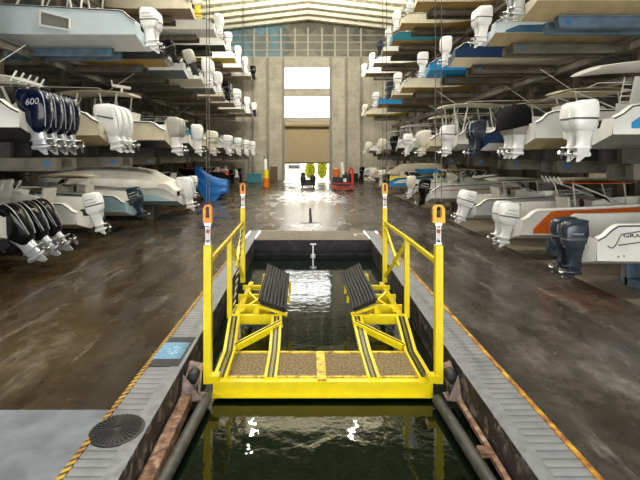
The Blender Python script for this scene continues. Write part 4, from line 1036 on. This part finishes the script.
# guide arms in front of the lift, corner rollers and brackets
BRK = rust_mat('bracket rust', (.10,.075,.07), (.22,.15,.13), (.34,.26,.24), 6)
for s_, nm in ((-1, 'left'), (1, 'right')):
    go = Vector((-1.55 if s_ < 0 else 1.95, 6.2, -.45))
    g = empty('guide_arm', go); tag(g, 'rusty steel guide arm with grey pipe at the %s front of the lift' % nm, 'guide arm', 'guide arms beside the lift')
    f = xl if s_ < 0 else xr
    pa = Vector((-1.44, 6.22, -.44)) if s_ < 0 else Vector((1.83, 6.22, -.44)); pb = Vector((-1.62, 3.2, -.44)) if s_ < 0 else Vector((2.0, 3.2, -.44))
    q = MB(); q.tube([pa-go, pb-go], .075, 14); q.build('guide_pipe', PIPEM, g)
    if s_ < 0:
        q = MB(); a = Vector((f(6.1)+.10, 6.1, -.32))-go; b = Vector((f(3.2)+.10, 3.2, -.32))-go
        q.bar(a, b, .15, .03); q.bar(a+Vector((.06,0,-.07)), b+Vector((.06,0,-.07)), .03, .14); q.build('angle_bar', RUST, g, smooth=False)
    else:
        q = MB(); a = Vector((f(6.1)-.06, 6.1, -.38))-go; b = Vector((f(3.2)-.06, 3.2, -.38))-go
        q.bar(a, b, .06, .06); q.box(Vector((f(5.0)-.12,5.0,-.36))-go, (.16,.14,.05)); q.build('angle_bar', RUST, g, smooth=False)
    wx_ = f(6.35) - s_*.03
    gx = 1.0 if s_ < 0 else .60
    P0 = lambda x, y, z: Vector((wx_ - s_*x*gx, y, z)) - go
    def plate(name, pts, th, m):
        q = MB(); a, b, c = pts[:3]; nn = (b-a).cross(c-a).normalized()*th/2; n = len(pts)
        q.add([p-nn for p in pts]+[p+nn for p in pts], [list(range(n))[::-1], list(range(n, 2*n))]+[[k, (k+1)%n, n+(k+1)%n, n+k] for k in range(n)])
        return q.build(name, m, g, smooth=False)
    plate('corner_bracket', [P0(0,6.55,-.05), P0(0,6.20,-.22), P0(.23,6.20,-.36), P0(.18,6.62,-.12)], .02, BRK)
    plate('corner_bracket', [P0(0,6.20,-.08), P0(0,6.08,-.38), P0(.30,6.10,-.38)], .025, BRK)
    plate('corner_bracket', [P0(0,6.40,-.40), P0(0,6.10,-.40), P0(.32,6.12,-.40), P0(.32,6.30,-.40)], .02, BRK)
    q = MB(); q.lathe([(.02,-.12),(.075,-.10),(.085,0),(.075,.10),(.02,.12)], P0(.10,6.36,-.17), 14, 'y'); q.build('guide_roller', RUBBER, g)
    q = MB(); q.lathe([(.02,-.06),(.06,-.05),(.065,0),(.06,.05),(.02,.06)], P0(.15,6.20,-.28), 14, 'x'); q.build('guide_roller', RUBBER, g)

# ------------------------------------------------------------------ things on the curb
q = MB()
R_ = .285
q.lathe([(R_-.0, 0), (R_, .012), (R_-.03, .022), (.03, .022), (.001, .022)], (0,0,0), 40)
for k in range(32):
    a = 2*PI*k/32; M = Matrix.Rotation(a, 4, 'Z') @ Matrix.Translation((.155,0,.026)); q.add([(-.11,-.004,-.006),(.10,-.012,-.006),(.10,.012,-.006),(-.11,.004,-.006),(-.11,-.003,.006),(.10,-.009,.006),(.10,.009,.006),(-.11,.003,.006)], [(4,5,6,7),(0,1,5,4),(1,2,6,5),(2,3,7,6),(3,0,4,7)], 0, M)
o = q.build('drain_cover', RUBBER); o.location = (-2.08, 4.80, .006); tag(o, 'round black ribbed cover lying on the left plank curb', 'cover')
sg = empty('floor_sign', (-2.06, 6.75, .004)); tag(sg, 'blue and black floor plaque set across the left curb', 'sign')
q = MB(); q.box((.0,0,.006),(.44,1.0,.012)); q.build('sign_base', mat('plaque black', (.022,.023,.026), .6), sg, smooth=False)
q = MB(); q.box((-.02,0,.015),(.40,.56,.006)); q.build('sign_face', mat('plaque blue', (.16,.36,.58), .5, var=.15, scale=12), sg, smooth=False)
q = MB()
for k in range(9):
    a = k*.7; q.box((.0+.09*math.cos(a)*(.4+.6*((k*37)%10)/10), .12*math.sin(a), .019), (.055, .02, .003), (0,0,a))
q.build('sign_emblem', mat('plaque pale blue', (.42,.62,.76), .5), sg, smooth=False)
q = MB(); q.box((0,0,0),(.7,.10,.004)); q.box((-.36,-.18,0),(.10,.42,.004)); o = q.build('paint_mark', mat('white paint', (.6,.58,.52), .7), smooth=False); o.location = (2.15, 16.9, .010); tag(o, 'white painted corner mark on the grating behind the basin', 'paint mark')
q = MB(); q.box((0,0,0),(.9,.10,.004)); o = q.build('paint_mark', mat('cream paint', (.45,.40,.30), .7), smooth=False); o.location = (-1.6, 17.7, .004); tag(o, 'faded cream painted line left of the grating behind the basin', 'paint mark')
lad = empty('wall_ladder', (.18, PE-.09, -.52)); tag(lad, 'pale metal bracket ladder fixed on the far basin wall', 'ladder')
q = MB(); q.box((0,0,.20),(.05,.05,.44)); q.build('ladder_post', STEEL, lad, smooth=False)
for zz, ww in ((.40,.22),(.02,.16)):
    q = MB(); q.box((0,0,zz),(ww,.06,.05)); q.build('ladder_rung', STEEL, lad, smooth=False)
# trench drain
q = MB(); q.box((0,0,.004),(.13,5.6,.008)); q.box((.0,-2.8,.004),(.9,.16,.008)); o = q.build('trench_drain', mat('drain dark', (.02,.018,.015), .9, spec=.1), smooth=False); o.location = (.12, 22.5, 0); tag(o, 'dark narrow trench drain in the wet floor beyond the basin', 'drain')

# ------------------------------------------------------------------ far end things
# blue tarpaulin
q = MB(); rg = []
prof = [(-8.0, 2.55, .12), (-7.6, 2.3, .35), (-7.2, 1.95, .55), (-6.8, 1.75, .7), (-6.4, 1.62, .75), (-6.0, 1.55, .7), (-5.72, 1.50, .6)]
n = 22
for i, (x, h, w) in enumerate(prof):
    ring = []
    lo = .95 - .8*min(1, i/2.5) + .1
    if i >= 5: lo = .6
    elif i >= 2: lo = .17
    for k in range(n+1):
        u = k/n*2-1; f = .06*math.sin(k*1.9+i*.8)
        a = abs(u)
        if a < .3: y = u/.3*w*.55; z = h - a*.12
        else: y = math.copysign(w*(.55+.45*min(1,(a-.3)/.7*1.2)) + f, u); z = h-.04 - (a-.3)/.7*(h-lo)
        ring.append((x+f*.5, y, z))
    rg.append(ring)
q.loft(rg, 0, False, False)
for e in (rg[0], rg[-1]): q.add(e, [list(range(len(e)))])
o = q.build('tarpaulin', mat('tarp blue', (.01,.15,.50), .5, var=.12, scale=3), ang=70); o.location = (0.15, 30.6, -.15)
tag(o, 'bright blue tarpaulin draped over a stored item by the left floor boats', 'tarpaulin')
# red engine cart
ct = empty('engine_cart', (3.05, 38.6, 0)); tag(ct, 'red low cart loaded with engine parts and an orange drum at the far end', 'cart')
q = MB(); q.box((0,0,.22),(1.9,1.2,.16)); q.box((-.8,-.5,.5),(.1,.1,.5)); q.box((.8,-.5,.5),(.1,.1,.5)); q.box((0,-.55,.62),(1.6,.08,.1)); q.build('cart_frame', REDP, ct, smooth=False)
for x in (-.7,.7):
    for y in (-.45,.45):
        q = MB(); q.lathe([(.13,-.05),(.14,0),(.13,.05)], (x,y,.14), 14, 'x'); q.build('cart_wheel', RUBBER, ct)
q = MB(); q.box((.0,.05,.75),(1.2,.7,.75)); q.box((-.75,.0,.8),(.35,.5,.7)); q.box((.2,-.2,1.25),(.5,.4,.3)); q.build('engine_block', DARKM, ct, smooth=False)
q = MB(); q.lathe([(.2,0),(.29,.04),(.30,.35),(.29,.75),(.18,.8)], (-.55,.1,1.12), 16); q.build('drum', mat('orange red drum', (.75,.16,.04), .45), ct)
q = MB(); q.bar((.30,-.1,1.2),(.75,-.1,2.0),.14,.2); q.bar((.85,-.1,.6),(.85,-.1,1.9),.14,.2); q.build('lift_arm', REDP, ct, smooth=False)
q = MB(); q.bar((.05,-.05,1.2),(-.08,-.05,2.45),.2,.2); q.box((.15,-.4,.9),(.26,.1,.3)); q.build('white_canister', WHITE, ct, smooth=False)
# black dolly
dl = empty('motor_dolly', (0.0, 42.4, 0)); tag(dl, 'small black dolly with two upright dark units on the bright wet floor', 'dolly')
q = MB(); q.box((0,0,.28),(1.4,.8,.2)); q.box((0,.1,.55),(.9,.5,.35)); q.build('dolly_frame', DARKM, dl, smooth=False)
for x in (-.48,.48):
    q = MB(); q.loft([sup(x,.38,.2,.2), sup(x,.6,.26,.26), sup(x,.9,.27,.27), sup(x,1.1,.2,.2), sup(x,1.17,.08,.08)]); q.build('dark_unit', RUBBER, dl)
for x in (-.55,.55):
    for y in (-.3,.3):
        q = MB(); q.lathe([(.12,-.05),(.13,0),(.12,.05)], (x,y,.13), 12, 'x'); q.build('dolly_wheel', RUBBER, dl)
# bollard, barrel, teal bin, cage, cabinet on the left
bo = empty('bollard', (-4.15, 43, 0)); tag(bo, 'white and yellow bollard standing at the far left of the aisle', 'bollard')
q = MB(); q.lathe([(.16,0),(.16,2.6),(.10,2.7)], (0,0,0), 14); q.build('bollard_post', WHITE, bo)
q = MB(); q.lathe([(.26,.1),(.27,.6),(.24,1.3),(.2,1.5)], (.06,0,.15), 14); q.build('bollard_sleeve', YEL, bo)
q = MB(); q.lathe([(.30,0),(.31,.5),(.26,.85),(.1,.9)], (0,0,0), 14); o = q.build('traffic_barrel', mat('barrel orange', (.80,.20,.02), .5)); o.location = (-4.0, 42.1, 0); tag(o, 'orange barrel in front of the yellow bollard', 'barrel')
q = MB(); q.box((0,0,.55),(1.5,.9,.9)); q.box((0,0,1.02),(1.6,1.0,.08)); q.box((-.6,0,.05),(.1,.8,.1)); q.box((.6,0,.05),(.1,.8,.1)); o = q.build('storage_bin', mat('bin teal', (.03,.20,.24), .5), smooth=False); o.location = (-5.9, 48.5, 0); tag(o, 'teal storage bin on the far left floor', 'bin')
sh = empty('wire_shelf', (-5.9, 50.2, 0)); tag(sh, 'grey wire shelf frame behind the teal bin', 'shelf')
q = MB()
for x in (-.9,.9):
    for y in (-.4,.4): q.box((x,y,1.5),(.06,.06,3.0))
q.build('shelf_post', RACKB, sh, smooth=False)
for z in (.4,1.3,2.2,3.0):
    q = MB(); q.box((0,0,z),(1.8,.8,.05)); q.build('shelf_board', RACKB, sh, smooth=False)
q = MB(); q.box((0,0,.85),(.9,.5,1.7)); q.box((0,-.26,.85),(.8,.03,1.5)); o = q.build('wall_cabinet', mat('cabinet brown', (.12,.09,.05), .6), smooth=False); o.location = (wx(274), YW-.5, 0); tag(o, 'brown cabinet standing against the far wall left of the door', 'cabinet')
q = MB(); q.box((0,0,.5),(1.0,.7,1.0),(0,0,.1)); q.lathe([(.3,0),(.32,.4),(.25,.8)], (.9,0,0), 12); q.lathe([(.25,0),(.27,.5),(.2,1.1)], (-.8,.1,0), 12); o = q.build('parts_heap', DARKM); o.location = (5.2, 50.5, 0); tag(o, 'dark machine parts heaped near the far wall on the right', 'machine parts')

# ------------------------------------------------------------------ outside the far door and behind the camera
q = MB(); q.box((0, YW+20.3, -.15), (90, 40, .2)); struct(q.build('ground_outside', mat('outside paving', (.55,.52,.46), .8, var=.1, scale=.5), smooth=False))
LEAF = mat('leaves', (.66,.62,.05), .6, var=.3, scale=3, col2=(.34,.42,.03))
nt_ = LEAF.node_tree; pb = nt_.nodes['Principled BSDF']; tl = nt_.nodes.new('ShaderNodeBsdfTranslucent'); tl.inputs['Color'].default_value = (.62,.62,.05,1)
ms = nt_.nodes.new('ShaderNodeMixShader'); ms.inputs[0].default_value = .5
nt_.links.new(pb.outputs[0], ms.inputs[1]); nt_.links.new(tl.outputs[0], ms.inputs[2]); nt_.links.new(ms.outputs[0], nt_.nodes['Material Output'].inputs[0])
rnd = random.Random(3)
def bush(name, x, y, w, h, lab, n=1100):
    q = MB()
    q.tube([(0,0,0),(0.05,0,h*.5),(0,.05,h*.8)], [.12,.08,.04], 7, 1)
    for i in range(n):
        while True:
            p = Vector((rnd.uniform(-1,1), rnd.uniform(-1,1), rnd.uniform(-1,1)))
            if p.length < 1: break
        c = Vector((p.x*w, p.y*w*.6, h*.42 + p.z*h*.44))
        M = Matrix.Translation(c) @ Euler((rnd.uniform(0,6), rnd.uniform(0,6), rnd.uniform(0,6))).to_matrix().to_4x4()
        s_ = rnd.uniform(.14,.26)
        q.add([(-s_,0,0),(0,-s_*.5,.02),(s_,0,0),(0,s_*.5,.02)], [(0,1,2,3)], 0, M)
    o = q.build(name, [LEAF, mat('bark', (.12,.08,.05), .9)], smooth=False); o.location = (x, y, -.05); tag(o, lab, 'bush', 'bushes outside the far door'); return o
bush('bush', 0.30, 61, .69, 2.7, 'yellow green bush outside the door, left of the three'); bush('bush', 1.95, 60.6, .69, 3.2, 'yellow green bush outside the door, middle of the three'); bush('bush', 3.6, 61.2, .69, 3.0, 'yellow green bush outside the door, right of the three')
vn = empty('parked_van', (-2.2, 64, -.05)); tag(vn, 'pale van parked outside the far door on the left', 'van')
q = MB(); M = Matrix(((1,0,0,0),(0,0,-1,.9),(0,1,0,0),(0,0,0,1)))
q.prism([(-2.3,.35),(2.3,.35),(2.3,1.0),(1.6,1.15),(1.1,1.95),(-2.3,2.0)], 1.8, M); q.build('van_body', WHITE, vn, smooth=False)
q = MB(); q.box((.2,-.905,1.5),(1.6,.02,.5)); q.build('van_window', GLASS, vn, smooth=False)
for x in (-1.5,1.5):
    q = MB(); q.lathe([(.2,-.1),(.33,-.1),(.35,0),(.33,.1),(.2,.1)], (x,-.8,.35), 16, 'y'); q.build('van_wheel', RUBBER, vn)

# ------------------------------------------------------------------ light
w = bpy.data.worlds.new('World'); sc.world = w; w.use_nodes = True; nt = w.node_tree
bg = nt.nodes['Background']; bg.inputs['Strength'].default_value = 1.0
tc = N(nt, 'ShaderNodeTexCoord'); sp = N(nt, 'ShaderNodeSeparateXYZ'); nt.links.new(tc.outputs['Generated'], sp.inputs[0])
cr = ramp(nt, sp.outputs['Z'], [(0, (1.0,.98,.92)), (.5, (.92,.94,.94)), (1, (.75,.85,1.0))]); nt.links.new(cr, bg.inputs['Color'])
WORLD = 4.2
bg.inputs['Strength'].default_value = WORLD
sun = bpy.data.lights.new('sun', 'SUN'); sun.energy = 1.1; sun.angle = .12; sun.color = (1,.95,.82)
so = bpy.data.objects.new('sun', sun); COL.objects.link(so); so.rotation_euler = (math.radians(-67.0), 0, 0)   # low sun added behind the far wall; its pool stands in for wet-floor glare
LAMP = 680
def lamp(x, y, z, e, rx, size=.22):
    l = bpy.data.lights.new('unseen_fill_lamp', 'AREA'); l.shape = 'DISK'; l.size = size; l.energy = e; l.color = (1,.94,.80)
    o = bpy.data.objects.new('unseen_fill_lamp', l); COL.objects.link(o); o.location = (x, y, z); o.rotation_euler = (rx, 0, 0)
for y in (6, 15, 24, 33):
    for x in (-4.2, 3.4): lamp(x, y, 16.6, LAMP, 0)  # unseen roof lamps for glints on the water, spread out as added fill
for x in (-5, 0, 5): lamp(x, 37.0, 16.4, 950, math.radians(97), .5)  # added floods facing the far wall and roof, only to brighten them

# ------------------------------------------------------------------ camera
cd = bpy.data.cameras.new('camera'); cam = bpy.data.objects.new('camera', cd); COL.objects.link(cam)
cam.location = (0, 0, HCAM); cam.rotation_euler = (PI/2, 0, 0)
cd.sensor_width = 36; cd.lens = 24.75; cd.shift_x = 12/640; cd.shift_y = -84/640; cd.clip_end = 300
sc.camera = cam
sc.view_settings.view_transform = 'Standard'; sc.view_settings.look = 'None'; sc.view_settings.gamma = 1; sc.view_settings.use_curve_mapping = False
sc.view_settings.exposure = 0.45
sc.cycles.use_denoising = True
sc.cycles.max_bounces = 8
